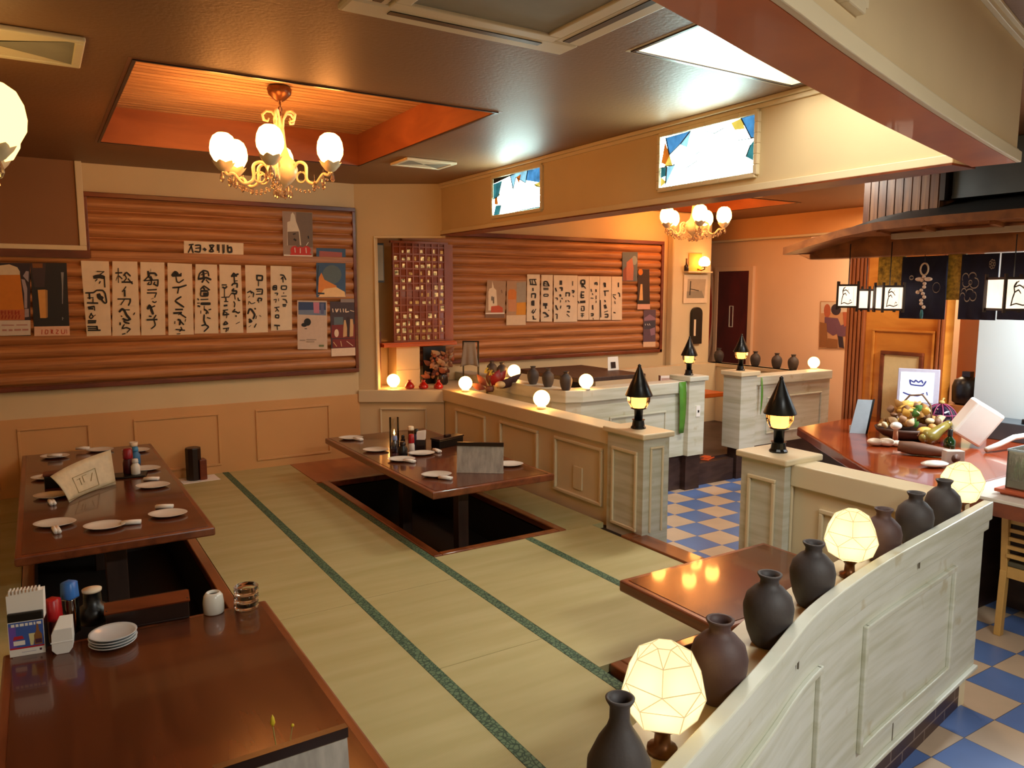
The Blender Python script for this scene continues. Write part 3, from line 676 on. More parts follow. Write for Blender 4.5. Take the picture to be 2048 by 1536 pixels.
chandelier('five-armed cream chandelier hanging in the wood-lined ceiling recess above the tatami', (1.255, 4.50), [84, 160, 196, 253, 17], (.073, .152))
chandelier('chandelier cut off at the edge, one glowing shade in view left of the ceiling recess', (-.352, 3.41), [0, 72, 144, 216, 288], (.102, .205), zc=2.452, low=.22, glow='shade_dim')
chandelier('far chandelier with tulip shades hanging behind the beam near the second log wall', (6.06, 5.98), [20, 92, 164, 236, 308], (.078, .16))
# ---- round globe lamps along the walls
def globe(label, loc, r=.056, group='round globe lamps on the low walls'):
    t = thing('globe_lamp', label, 'lamp', loc, 0, group)
    obj('base', MB().lathe([(.036, 0), (.036, .010), (.030, .016)], n=20), M['white'], t)
    obj('glass_globe', MB().sph((0, 0, .012+r*.98), r, 24, 14), M['globe'], t); return t
p = onZ(787, 776, .612); globe('round glowing globe lamp on the ledge of the diagonal wall, left of the red pots', p, .060)
globe('round globe lamp at the far end of the low panelled wall beside red leaves', onX(931, 782, 3.16), .060)
globe('round glowing globe lamp midway along the low panelled wall top', onX(1083, 816, 3.17), .0625)
globe('round amber globe lamp beside the dark vases on the far booth wall corner', onZ(1028, 757, .69), .060)
globe('round amber globe lamp on the bend of the far white booth wall', onZ(1172, 779, .69), .060)
globe('round globe lamp on the right end of the far booth wall by the peach wall', onZ(1627, 738, .675), .060)
# ---- black lanterns on the posts
def lantern(label, loc, s=1.0):
    t = thing('post_lantern', label, 'lantern', loc, 0, 'black post lanterns'); t.scale = (s, s, s)
    obj('base', MB().lathe([(.048, 0), (.048, .008), (.040, .018), (.036, .05), (.042, .056)], n=14, smooth=False), M['blackmetal'], t)
    obj('stem', MB().lathe([(.026, .05), (.028, .118), (.05, .126), (.05, .130)], n=14), M['blackmetal'], t)
    obj('glass_case', MB().lathe([(.048, .130), (.070, .17), (.072, .212)], n=8, smooth=False), M['thinamber'], t)
    obj('lit_cylinder', MB().lathe([(.036, .131), (.046, .150), (.049, .205)], n=20), M['lantern'], t)
    obj('cone_roof', MB().lathe([(.084, .205), (.086, .212), (.045, .305), (.012, .385), (.010, .392), (.012, .398), (.001, .408)], n=24), M['blackmetal'], t); return t
lantern('black cone-roofed lantern on the panelled end post of the low wall', (3.165, 3.55, .645))
lantern('largest black cone-roofed lantern, on the cream post in front of the bar counter', (3.31, 2.60, .65))
lantern('far black lantern on the white post left of the booth entrance', (5.06, 5.0, .735), .88)
lantern('far black lantern on the orange-lit post right of the booth entrance', (5.79, 5.03, .735), .88)
# ---- faceted lamps and clay vases on the curved partition
def ledge_pt(px, py): 
    q = onZ(px, py, .565); p = curve_at(CURVE, q.x); return q
M['joint'] = emis('dim_glass_joint', (1.0, .74, .38), .75)
def facet_lamp(label, x, s=1.0, rz=0.0, inset=.095, zb=.545):
    p = curve_at(CURVE, x); q = curve_at(CURVE, x-.03); d = (q-p).normalized(); loc = (p.x+d.y*inset, p.y-d.x*inset, zb)
    t = thing('facet_lamp', label, 'lamp', loc, rz, 'faceted lamps between the vases'); t.scale = (s, s, s)
    obj('bracket', MB().lathe([(.032, 0), (.032, .012), (.018, .018), (.016, .045), (.024, .056), (.046, .066), (.046, .07)], n=14), M['bronze'], t)
    e = MB(); n = 6
    rings = [(.044, .066, 0), (.070, .080, 0), (.086, .125, 0), (.086, .165, .5), (.062, .212, .5), (.026, .236, 0)]
    vs = []; fs = []
    for r, z, o in rings:
        for i in range(n): a = 2*PI*(i+o)/n; vs.append((r*math.cos(a), r*math.sin(a), z))
    for j in range(len(rings)-1):
        for i in range(n):
            a, b, c, dd = j*n+i, j*n+(i+1) % n, (j+1)*n+(i+1) % n, (j+1)*n+i
            if rings[j][2] == rings[j+1][2]: fs.append((a, b, c, dd))
            elif rings[j][2] < rings[j+1][2]: fs += [(a, b, dd), (b, c, dd)]
            else: fs += [(a, b, c), (a, c, dd)]
    fs.append(tuple(range((len(rings)-1)*n, len(rings)*n))); fs.append(tuple(range(n))[::-1])
    e.add(vs, fs, 0, False); obj('faceted_shade', e, M['facet'], t)
    ed = MB()
    for f in e.f:
        for i in range(len(f)):
            a, b = f[i], f[(i+1) % len(f)]
            if a < b: ed.beam(e.v[a], e.v[b], .0016, .0016)
    obj('facet_joints', ed, M['joint'], t)
    obj('bulb', MB().sph((0, 0, .14), .026, 14, 9), emis('lit_bulb', (1, .80, .44), 19) if 'lit_bulb' not in bpy.data.materials else bpy.data.materials['lit_bulb'], t)
    return t
VP = [(.034, 0), (.040, .006), (.052, .035), (.061, .075), (.063, .102), (.056, .130), (.036, .152), (.024, .160), (.0225, .172), (.030, .184), (.031, .188), (.025, .188), (.018, .174), (.018, .15)]
VB = [(.040, 0), (.050, .006), (.060, .04), (.058, .085), (.040, .125), (.024, .150), (.019, .165), (.0185, .19), (.026, .203), (.027, .207), (.022, .208), (.014, .19), (.014, .16)]
def vase(label, x, mt, prof=VP, s=1.05, inset=.085, tilt=0, rz=0):
    p = curve_at(CURVE, x); q = curve_at(CURVE, x-.03); d = (q-p).normalized(); loc = (p.x+d.y*inset, p.y-d.x*inset, .545)
    o = solo('clay_vase', MB().lathe(prof, n=36), mt, label, 'vase', loc, rz, 'dark clay vases on the curved partition')
    o.scale = (s, s, s); return o
VX = dict(v1=.895, l1=1.08, v2=1.33, v3=1.663, v4=1.976, l2=2.283, v5=2.512, v6=2.794, v7=3.08, l3=3.32)
vase('dark bottle-shaped clay vase with narrow neck, nearest on the curved partition', VX['v1'], M['vase'], VB, 1.02)
vase('reddish-brown clay vase just behind the nearest faceted lamp', VX['v2'], M['vase_red'], VP, 1.06)
vase('charcoal clay vase, third from the near end of the curved partition', VX['v3'], M['vase'], VP, 1.06)
vase('charcoal clay vase just before the middle faceted lamp', VX['v4'], M['vase'], VP, 1.06)
vase('reddish-brown clay vase just behind the middle faceted lamp', VX['v5'], M['vase_red'], VP, 1.02)
vase('grey clay vase with flared lip, second from the far faceted lamp', VX['v6'], M['vase'], VP, 1.06)
vase('grey clay vase beside the far faceted lamp', VX['v7'], M['vase'], VP, 1.06)
facet_lamp('large glowing faceted lamp, nearest on the curved partition', VX['l1'], 1.0, .25)
facet_lamp('glowing faceted lamp in the middle of the vase row', VX['l2'], .98, .1)
facet_lamp('glowing faceted lamp at the far corner of the curved partition by the bar', VX['l3'], .98, .3)
# ================================================================== TABLES
def table(label, x0, x1, y0, y1, legs, group='low lacquered tables over the pits', edge=None, th=.046):
    cx, cyy = (x0+x1)/2, (y0+y1)/2
    t = thing('low_table', label, 'table', (cx, cyy, ZT+.02), 0, group); h = .33-(ZT+.02)
    top = MB().box(x0-cx, y0-cyy, h-th, x1-cx, y1-cyy, h-.002); obj('tabletop', top, M['table_edge'], t, bevel=.008)
    e = .028; obj('inlaid_top', MB().box(x0-cx+e, y0-cyy+e, h-.004, x1-cx-e, y1-cyy-e, h), M['table'], t)
    for x, y, wd in legs: obj('leg', MB().box(x-cx-wd/2, y-cyy-wd/2, 0, x-cx+wd/2, y-cyy+wd/2, h-th), M['legwood'], t, bevel=.004)
    return t
table('long lacquered table set with plates at the left, along the back wall', -.155, .69, 3.90, 6.38, [(.27, 4.35, .10), (.27, 5.5, .10)])
table('lacquered table with menu stand over the central pit', 1.90, 2.775, 3.905, 5.865, [(2.27, 4.25, .075), (2.23, 5.05, .075)])
table('bare lacquered table tucked behind the row of vases', 1.95, 2.83, 1.735, 2.285, [(2.4, 2.0, .08)], th=.05)
table('large bare lacquered table in the front corner with napkin box and ashtrays', -.165, .672, 1.04, 2.85, [(.25, 2.45, .08), (.25, 1.9, .08)])
# ---- tableware
LT = .33
def plate_mb(r=.086, h=.016):
    m = MB(); n = 32; prof = [(.5, 0), (.56, .002), (.86, .6), (1.0, 1.0), (.985, 1.04), (.82, .62), (.5, .22), (.001, .16)]
    vs = []; fs = []
    for rr, z in prof:
        for i in range(n):
            a = 2*PI*i/n; f = 1+.10*abs(math.cos(a))**6; vs.append((rr*r*f*1.04*math.cos(a), rr*r*f*.92*math.sin(a), z*h))
    for j in range(len(prof)-1):
        for i in range(n): fs.append((j*n+i, j*n+(i+1) % n, (j+1)*n+(i+1) % n, (j+1)*n+i))
    fs.append(tuple(range(n))[::-1]); return m.add(vs, fs, 0, True)
PL = mesh('leaf_plate', plate_mb(), M['ceramic'])
def towel_mb():
    m = MB(); k = 10; L = .088
    for y, z in ((0, .011), (.014, .0105)): m.tube([(-L/2, y-.007, z), (0, y-.007, z+.001), (L/2, y-.007, z)], [.0105, .011, .0105], k)
    return m
TW = mesh('rolled_towel', towel_mb(), M['paper_white'])
def put(name, me, label, cat, loc, rz, group, s=1):
    o = bpy.data.objects.new(name, me); COL.objects.link(o); o.location = loc; o.rotation_euler = (0, 0, rz); o.scale = (s, s, s); return tag(o, label, cat, group)
GP, GT = 'leaf-shaped plates on the tables', 'rolled white towels by the plates'
for px, py, rz, lb in ((110, 1050, .2, 'white leaf plate at the near left corner of the left table'), (209, 1055, .1, 'white leaf plate in the middle of the near edge of the left table'),
        (336, 1031, .1, 'white leaf plate at the near right corner of the left table'), (306, 974, .1, 'white leaf plate right of the curved menu on the left table'),
        (104, 994, .1, 'white leaf plate left of the curved menu on the left table'), (97, 957, .3, 'leaf plate at the dark tray end on the left table'),
        (110, 915, 0, 'leaf plate at the far left corner of the left table'), (200, 902, 0, 'leaf plate at the far end of the left table nearest the wall'), (290, 940, .1, 'leaf plate beside the sauce cluster on the left table'),
        (272, 903, 0, 'leaf plate topped with a small cup at the far right corner of the left table'),
        (702, 878, 0, 'leaf plate at the far left corner of the central table'), (752, 902, 0, 'leaf plate left of the glass cylinder on the central table'), (803, 921, 0, 'leaf plate in front of the sauce bottles on the central table'),
        (843, 909, .2, 'domed leaf plate right of the sauce bottles on the central table'), (873, 952, .2, 'leaf plate nearest the front corner of the central table'), (1018, 931, 0, 'leaf plate half behind the menu stand on the central table')):
    put('leaf_plate', PL, lb, 'plate', onZ(px, py, LT), YAW*-1+rz, GP)
for px, py, rz, lb in ((113, 1064, -.9, 'rolled towel against the near left plate of the left table'), (263, 1049, .3, 'rolled towel right of the middle plate on the left table'), (329, 1017, .1, 'rolled towel behind the near right plate of the left table'),
        (303, 961, .1, 'rolled towel behind the plate right of the curved menu'), (104, 1008, -.9, 'rolled towel in front of the plate left of the curved menu'), (110, 919, .1, 'rolled towel on the far left plate of the left table'), (166, 904, .1, 'rolled towel at the far edge of the left table by the wall'),
        (212, 918, -.9, 'rolled towel standing alone behind the curved menu'), (100, 956, 0, 'rolled towel tucked by the dark tray on the left table'),
        (716, 881, -.6, 'rolled towel at the far left corner of the central table'), (819, 925, -.5, 'rolled towel on the plate before the sauce bottles of the central table'), (874, 904, -1.0, 'rolled towel beside the domed plate on the central table'), (891, 959, -.4, 'rolled towel at the front corner of the central table')):
    put('rolled_towel', TW, lb, 'towel', onZ(px, py, LT)+Vector((0, 0, .018 if (px, py) in ((110, 919), (166, 904)) else .0005)), YAW*-1+rz, GT)
# ---- menus
def menu(label, loc, rz, wd=.30, h=.185, rail=True):
    t = thing('menu_stand', label, 'menu', loc, rz, 'folded menus with dark top rail')
    obj('menu_sheet', MB().sheet((-wd/2, -.012, 0), (wd/2, -.012, 0), (wd/2, .012, h), (-wd/2, .012, h), .003).box(-wd/2, -.02, 0, wd/2, .02, .004), mat('worn_menu_paper', '#a8a39a', .5, .22, (40, 40, 12)), t)
    obj('top_rail', MB().box(-wd/2, .002, h-.012, wd/2, .022, h+.012), M['dark'], t)
    obj('back_sheet', MB().sheet((-wd/2-.006, .035, 0), (wd/2-.006, .035, 0), (wd/2, .016, h), (-wd/2, .016, h), .003), M['paper'], t); return t
p0, p1 = onZ(914, 944, LT), onZ(1007, 946, LT)
menu('grey menu stand with dark top rail on the central table', (p0+p1)/2+Vector((0, 0, .0005)), math.atan2(p1.y-p0.y, p1.x-p0.x), (p1-p0).length, .185)
q0, q1 = onZ(455, 1536, LT+.195), onZ(676, 1464, LT+.195)
menu('menu stand with dark top rail at the near end of the front table', ((q0.x+q1.x)/2, (q0.y+q1.y)/2, LT+.0005), math.atan2(q1.y-q0.y, q1.x-q0.x), .285, .185)
# curved open menu on the left table
def curved_menu():
    a, b = onZ(146, 1006, LT), onZ(232, 969, LT); d = (b-a); L = d.length; d.normalize(); nn = Vector((-d.y, d.x, 0))
    t = thing('curved_menu', 'curling cream menu leaf propped open on the left table', 'menu', a+Vector((0, 0, .002)))
    m = MB(); k = 14; vs = []
    for i in range(k+1):
        s = i/k; bow = .035*math.sin(PI*s)-.02*s
        for j in range(7):
            v = j/6; vs.append(d*(L*s*(1+.12*v))+nn*(bow+.02+.05*v+.05*v*v*(1-s))+Vector((0, 0, .165*v*(1-.10*v)+.055*v*s)))
    fs = [(i*7+j, (i+1)*7+j, (i+1)*7+j+1, i*7+j+1) for i in range(k) for j in range(6)]
    m.add(vs, fs, 0, True); o = obj('menu_leaf', m, mat('cream_menu_paper', '#c9bd9c', .55, .1, (25, 25, 25)), t)
    so_ = o.modifiers.new('thickness', 'SOLIDIFY'); so_.thickness = .003
    pr = MB()
    def P(s, v): bow = .035*math.sin(PI*s)-.02*s; return d*(L*s*(1+.12*v))+nn*(bow+.02+.05*v+.05*v*v*(1-s)-.003)+Vector((0, 0, .165*v*(1-.10*v)+.055*v*s))
    for (s0, v0), (s1, v1) in (((.3, .12), (.3, .62)), ((.3, .12), (.72, .12)), ((.72, .12), (.72, .62)), ((.3, .62), (.72, .62)), ((.36, .5), (.44, .5)), ((.42, .3), (.42, .52)), ((.48, .34), (.48, .54)), ((.48, .54), (.56, .54)), ((.6, .3), (.66, .52)), ((.0, .08), (1, .08))):
        pr.beam(P(s0, v0), P(s1, v1), .003, .002)
    obj('printed_lines', pr, C('#8f8055'), t)
curved_menu()
# ---- sauce bottles and trays
def bottle(name, label, loc, r, h, body, capm, cap=.25, neck=.6, group=None, cat='bottle', n=18):
    t = thing(name, label, cat, loc, 0, group); hb = h*(1-cap)
    obj('body', MB().lathe([(r*.9, 0), (r, .004), (r, hb*.72), (r*neck, hb*.95), (r*neck, hb)], n=n), body, t)
    obj('cap', MB().lathe([(r*neck*1.12, hb), (r*neck*1.15, hb+.004), (r*neck*1.05, h-.004), (r*neck*.85, h)], n=n), capm, t); return t
GS = 'sauce bottles on the tables'
bottle('sauce_bottle', 'blue-tinted sauce bottle with pale blue cap on the central table', onZ(790, 905, LT), .027, .125, M['thinblue'], C('#7d92c4', .4), group=GS)
bottle('sauce_bottle', 'small dark sauce pot in front of the red bottle on the central table', onZ(806, 912, LT), .034, .105, M['black'], M['dark'], group=GS)
bottle('sauce_bottle', 'red-capped clear sauce bottle on the central table', onZ(823, 903, LT), .024, .13, C('#d9cfc6', .3), C('#a3121c', .35), .5, .8, group=GS)
bottle('sauce_bottle', 'blue and black sauce bottle behind the red bottle on the central table', onZ(833, 894, LT), .026, .14, C('#3a4f9c', .4), M['black'], group=GS)
bottle('sauce_bottle', 'slim dark cruet among the sauces of the central table, shortest of them', onZ(806, 893, LT), .018, .09, M['dark'], M['black'], group=GS)
bottle('pepper_shaker', 'amber shaker with a wooden lid behind the sauces on the central table', onZ(822, 891, LT), .022, .15, M['bronze'], M['gold'], .2, 1.0, cat='shaker')
t = thing('glass_cylinder', 'tall clear glass cylinder catching the lamp light on the central table', 'glass', onZ(789, 898, LT))
gw = MB().lathe([(.034, .0), (.036, .004), (.036, .238)], n=28); gw.f.pop(); gw.mi.pop(); gw.sm.pop()
obj('glass_wall', gw, M['thin'], t)
obj('candlelike', MB().lathe([(.014, .004), (.014, .10), (.001, .104)], n=14), M['paper'], t)  # pale core, added to stand in for lamp reflections in the glass
obj('lamp_glint', MB().lathe([(.001, .106), (.007, .117), (.004, .135), (.0005, .15)], n=10), M['globe'], t)  # glowing tip added as a lamp reflection; nothing burns in the cylinder
nb = thing('napkin_holder', 'holder of fanned white napkins on the central table', 'napkin holder', onZ(846, 897, LT)+Vector((-.02, -.01, 0)), -YAW)
obj('holder_box', MB().box(-.035, -.03, 0, .035, .03, .075), M['dark'], nb, bevel=.004)
fn = MB()
for i in range(6): fn.sheet((-.03, -.024+i*.009, .05), (.03, -.024+i*.009, .05), (.034, -.02+i*.012, .135+.006*math.sin(i*2)), (-.03, -.02+i*.012, .13), .004)
obj('napkins', fn, M['paper_white'], nb)
a, b = onZ(858, 900, LT), onZ(912, 888, LT); c = (a+b)/2
tb = thing('chopstick_box', 'black lidded chopstick box at the back of the central table', 'box', c+Vector((.05, .02, 0)), math.atan2(b.y-a.y, b.x-a.x))
obj('box_body', MB().box(-.13, -.045, 0, .13, .045, .062), M['black'], tb, bevel=.005)
obj('lid', MB().box(-.135, -.05, .062, .135, .05, .074).box(-.03, -.012, .074, .03, .012, .09), M['dark'], tb, bevel=.004)
# left table cluster
a, b = onZ(108, 976, LT), onZ(148, 970, LT); c = (a+b)/2+Vector((.05, .03, 0))
tb = thing('chopstick_box', 'black chopstick box partly behind the curling menu on the left table', 'box', c, .0)
obj('box_body', MB().box(-.15, -.045, 0, .15, .045, .075), M['black'], tb, bevel=.005); obj('lid', MB().box(-.155, -.05, .075, .155, .05, .088), M['redwood'], tb, bevel=.004)
bottle('sauce_bottle', 'blue sauce bottle at the far end of the left table', onZ(272, 928, LT), .03, .12, C('#2f6ea0', .4), C('#3d86b8', .4), group=GS)
bottle('sauce_bottle', 'dark red sauce bottle beside the curling menu on the left table', onZ(258, 950, LT), .032, .16, C('#4a1016', .35), C('#8a1020', .35), .4, .8, group=GS)
bottle('sauce_bottle', 'small white bottle beside the curling menu on the left table', onZ(272, 952, LT), .028, .10, M['ceramic'], M['ceramic_grey'], group=GS)
solo('sauce_tray', MB().box(-.11, -.07, 0, .11, .07, .012), M['black'], 'black tray under the sauce bottles on the left table', 'tray', onZ(262, 955, LT)+Vector((-.015, .05, 0)), -.2, bevel=.004).location.z = LT+.0003
for o in [o for o in COL.objects if o.get('label', '').endswith('curling menu on the left table') and o.name.startswith('sauce')]: o.location.z = LT+.0125
solo('sake_cup', MB().lathe([(.02, 0), (.026, .004), (.03, .035), (.027, .035), (.022, .008), (.001, .006)], n=20), M['paper'], 'small cup sitting on a plate at the far right corner of the left table', 'cup', onZ(262, 898, LT)+Vector((.02, .0, .0165)))
# front table things
nbx = thing('napkin_box', 'tall white napkin box with a printed drink advert on the front table', 'napkin box', onZ(57, 1313, LT)+Vector((.004, .045, .0005)), -.16); nbx.scale = (.80, .80, .92)
obj('box_body', MB().box(-.062, -.04, 0, .062, .04, .155), M['black'], nbx, bevel=.004)
pp = MB(); n = 5
pp.add([(-.062, -.030, .12), (.062, -.030, .12), (.066, -.022, .225), (-.064, -.022, .215), (-.062, .03, .12), (.062, .03, .12), (.066, .02, .225), (-.064, .02, .215)], [(0,1,2,3), (7,6,5,4), (0,4,5,1), (1,5,6,2), (2,6,7,3), (3,7,4,0)])
for i in range(9): pp.box(-.055+i*.0125, -.02, .212, -.050+i*.0125, .018, .232)
obj('napkins', pp, M['paper_white'], nbx)
ad = MB(); y = -.0415
def rect(mb, x0, x1, z0, z1, mi, d=0): mb.add([(x0, y-d, z0), (x1, y-d, z0), (x1, y-d, z1), (x0, y-d, z1)], [(0, 1, 2, 3)], mi)
ad.box(-.062, y, 0, .062, -.04, .125, 0); rect(ad, -.06, .06, .032, .123, 1, .0004); rect(ad, -.06, -.035, .032, .11, 2, .0006); rect(ad, -.06, .06, .026, .032, 3, .0006)
ad.add([(-.048, y-.001, .06), (-.008, y-.001, .062), (-.014, y-.001, .074), (-.042, y-.001, .073)], [(0,1,2,3)], 3); rect(ad, -.046, -.006, .04, .056, 0, .001)
ad.add([(.012, y-.001, .035), (.022, y-.001, .035), (.03, y-.001, .078), (.008, y-.001, .078)], [(0,1,2,3)], 4)
ad.add([(.026, y-.0012, .035), (.054, y-.0012, .035), (.054, y-.0012, .07), (.045, y-.0012, .085), (.043, y-.0012, .11), (.037, y-.0012, .11), (.035, y-.0012, .085), (.026, y-.0012, .07)], [tuple(range(8))], 5)
for i, (x, wd) in enumerate(((-.05, .012), (-.034, .01), (-.02, .014), (-.002, .01), (.012, .012), (.028, .006), (.038, .016))): rect(ad, x, x+wd, .108, .118, 0, .001)
rect(ad, .03, .052, .04, .055, 6, .0016); rect(ad, -.02, .03, .012, .014, 7, .0006); rect(ad, .042, .05, .012, .02, 6, .0006)
obj('printed_advert', ad, [M['paper_white'], C('#3a5aa8'), C('#6d4fb0'), C('#b3202c'), C('#d8cf96'), C('#8a5a2c'), C('#46203a'), C('#b0b0c0')], nbx)
wbt = thing('sauce_bottle', 'white notched plastic sauce holder on the front table', 'sauce holder', onZ(128, 1309, LT)+Vector((0, .03, .0005)), -.12); wbt.scale = (.72, .8, .86)
obj('body', MB().add([(-.024, -.03, 0), (.024, -.03, 0), (.04, -.03, .018), (.044, -.03, .05), (.043, -.03, .098), (-.03, -.03, .098), (-.04, -.03, .08), (-.042, -.03, .018),
   (-.024, .03, 0), (.024, .03, 0), (.04, .03, .018), (.044, .03, .05), (.043, .03, .13), (-.01, .03, .13), (-.04, .03, .08), (-.042, .03, .018)],
   [(0,1,2,3,4,5,6,7), (15,14,13,12,11,10,9,8), (0,8,9,1), (1,9,10,2), (2,10,11,3), (3,11,12,4), (4,12,13,5), (5,13,14,6), (6,14,15,7), (7,15,8,0)]).box(-.045, -.032, .044, .045, -.028, .05), M['white'], wbt, bevel=.003)
q = onZ(128, 1309, LT)
bottle('sauce_bottle', 'square red-topped sauce bottle beside the white sauce holder', q+Vector((-.022, .125, .0005)), .026, .15, C('#5a0c10', .3), C('#b01218', .35), .5, .95, group=GS, n=4)
bottle('sauce_bottle', 'sauce bottle with square bright blue cap on the front table', q+Vector((.03, .165, .0005)), .026, .185, M['thinamber'], C('#2f6fc0', .35), .32, .95, group=GS, n=4)
sp = thing('soy_pot', 'round black soy sauce pot with cork-coloured lid on the front table', 'sauce pot', onZ(174, 1262, LT)+Vector((.025, .06, .0005)))
obj('body', MB().lathe([(.035, 0), (.048, .008), (.054, .035), (.046, .06), (.030, .072), (.028, .115), (.030, .118)], n=26), M['black'], sp)
obj('lid', MB().lathe([(.031, .118), (.032, .126), (.001, .128)], n=26), M['paper'], sp)
# stack of four plates
P4 = mesh('side_plate', MB().lathe([(.05, 0), (.056, .002), (.078, .012), (.084, .018), (.083, .0195), (.074, .014), (.05, .005), (.001, .004)], n=36), M['ceramic_grey'])
base = onZ(228, 1296, LT)+Vector((0, .03, .0005))
for i, nm in enumerate(('lowest', 'second from the bottom', 'third from the bottom', 'topmost')):
    put('side_plate', P4, 'pale side plate on the front table, %s of the stack' % nm, 'plate', base+Vector((.002*(i % 2), .001*i, .0092*i)), .3*i, 'stacked side plates', .87)
a, b = onZ(214, 1266, LT), onZ(380, 1236, LT); c = (a+b)/2
cb = thing('chopstick_box', 'long red-brown wooden chopstick box at the back edge of the front table', 'box', c+Vector((.002, .035, .0005)), math.atan2(b.y-a.y, b.x-a.x)); L = (b-a).length/2
obj('box_body', MB().box(-L, -.035, 0, L, .035, .008).box(-L, -.035, .008, L, -.028, .068).box(-L, .028, .008, L, .035, .085).box(-L, -.028, .008, -L+.007, .028, .075).box(L-.007, -.028, .008, L, .028, .075), M['dark'], cb, bevel=.002)
obj('lid', MB().sheet((-L-.004, -.039, .068), (L+.004, -.039, .068), (L+.004, .012, .09), (-L-.004, .012, .09), .006), M['redwood'], cb)
tp = thing('toothpick_holder', 'white ceramic toothpick holder on the front table', 'toothpick holder', onZ(430, 1229, LT)+Vector((0, .02, .0005)))
obj('body', MB().lathe([(.032, 0), (.036, .004), (.037, .04), (.033, .066), (.024, .078), (.020, .078), (.019, .068), (.001, .066)], n=30), M['ceramic'], tp)
obj('opening', MB().lathe([(.0185, .0685), (.001, .0688)], n=20), M['black'], tp)
# stack of glass ashtrays
AS = mesh('glass_ashtray', MB().lathe([(.034, 0), (.042, .003), (.045, .012), (.041, .018), (.044, .024), (.042, .028), (.036, .026), (.032, .010), (.001, .008)], n=28), M['glass'])
base = onZ(497, 1221, LT)+Vector((0, .03, .0005))
for i, nm in enumerate(('lowest', 'middle', 'topmost')): put('glass_ashtray', AS, 'clear glass ashtray on the front table corner, %s of the stack' % nm, 'ashtray', base+Vector((.001*i, 0, .0285*i)), .2*i, 'stacked glass ashtrays')
tg = thing('flower_pick', 'tiny yellow dried flower sprig by the near menu stand', 'flower sprig', (q0*.45+q1*.55)+Vector((0, .085, 0)))
tg.location.z = LT+.0005
obj('stem', MB().tube([(0, 0, 0), (-.004, .01, .12), (-.012, .012, .20)], .0015, 5), C('#8a7a30'), tg); obj('stem', MB().tube([(.002, .002, 0), (.014, .006, .10), (.03, .004, .19)], .0012, 5), C('#8a7a30'), tg)
obj('bud', MB().lathe([(.001, 0), (.006, .01), (.004, .022), (.0005, .03)], (-.012, .012, .195), 8), C('#c8b020'), tg); obj('bud', MB().sph((.03, .004, .19), .004, 8, 5), C('#c8b020'), tg)
# bottle holder on a white sheet at the back wall
tr = solo('paper_sheet', MB().box(-.14, -.10, 0, .14, .10, .003), M['paper_white'], 'white paper sheet on the tatami under the dark holder by the back wall', 'paper sheet', (1.02, 6.36, .0012), .05)
tr = thing('umbrella_bin', 'dark stepped wooden holder standing on the white sheet at the back wall', 'holder', (.985, 6.365, .0045), .1)
obj('tall_case', MB().prism([(.06*math.cos(a), .06*math.sin(a)) for a in [2*PI*i/10 for i in range(10)]], 0, .262), M['dark'], tr, bevel=.008)
obj('short_case', MB().box(.03, -.065, 0, .085, .02, .165), M['redwood'], tr, bevel=.006)
# ================================================================== PAPERS ON THE LOG WALLS
def zoomA(u, v): return (150+u/9.0364, 510+v/9.0353)
def zoomB(u, v): return (370+u/9.0364, 510+v/9.0353)
def zoomC(u, v): return (350+u/4.954, 410+v/4.955)
def zoomD(u, v): return (u/8.083, 500+v/8.084)
def zoomE(u, v): return (960+u/5.389, 480+v/5.387)
YP = YB-.046; YP2 = 6.8-.05
def stroke(mb, pts, wd, mi, pos, taper=.75):
    """flat brush stroke; pos maps a drawing point to the wall, wd in drawing units"""
    P = [Vector(p) for p in pts]
    if len(P) > 2:
        Q = []
        for i in range(len(P)-1):
            a, b, c, d = P[max(i-1, 0)], P[i], P[i+1], P[min(i+2, len(P)-1)]
            for j in range(4):
                t = j/4; Q.append(b.lerp(c, t)*.55+.45*(.5*((2*b)+(c-a)*t+(2*a-5*b+4*c-d)*t*t+(3*b-a-3*c+d)*t**3)))
        P = Q+[P[-1]]
    n = len(P); vs = []
    d0 = (P[1]-P[0]).normalized(); d1 = (P[-1]-P[-2]).normalized()
    P[0] = P[0]-d0*wd*.25; P[-1] = P[-1]+d1*wd*.25
    for i in range(n):
        d = (P[min(i+1, n-1)]-P[max(i-1, 0)]).normalized(); nn = Vector((-d.y, d.x))*wd/2
        f = taper if i in (0, n-1) else 1.0
        vs += [pos(*(P[i]+nn*f)), pos(*(P[i]-nn*f))]
    mb.add(vs, [(2*i, 2*i+1, 2*i+3, 2*i+2) for i in range(n-1)], mi)
def paper(name, label, cat, quad, zoom, yy, mats, polys=(), strokes=(), group=None, th=.0025):
    """flat sheet on a log wall; quad corners top-left, top-right, bottom-right, bottom-left"""
    W = lambda u, v, d=0: onY(*zoom(u, v), yy)*1.0+Vector((0, -d, 0))
    q = [W(*c) for c in quad]; org = (q[2]+q[3])/2
    m = MB(); m.sheet(q[3], q[2], q[1], q[0], th, 0)
    for k, (mi, poly) in enumerate(polys): m.add([W(u, v, .0006+.0003*k) for u, v in poly], [tuple(range(len(poly)))], mi)
    for s in strokes:
        mi, wd, pts = (1, s[0]*1.35, s[1]) if len(s) == 2 else s
        stroke(m, pts, wd, mi, lambda u, v: W(u, v, .0045))
    return solo(name, m, mats, label, cat, group=group, origin=org)
GS1 = 'handwritten menu strips on the left log wall'
PI_ = [M['paper'], M['ink']]
def strip(lab, quad, zoom, st): paper('menu_strip', lab, 'menu strip', quad, zoom, YP, PI_, (), st, GS1)
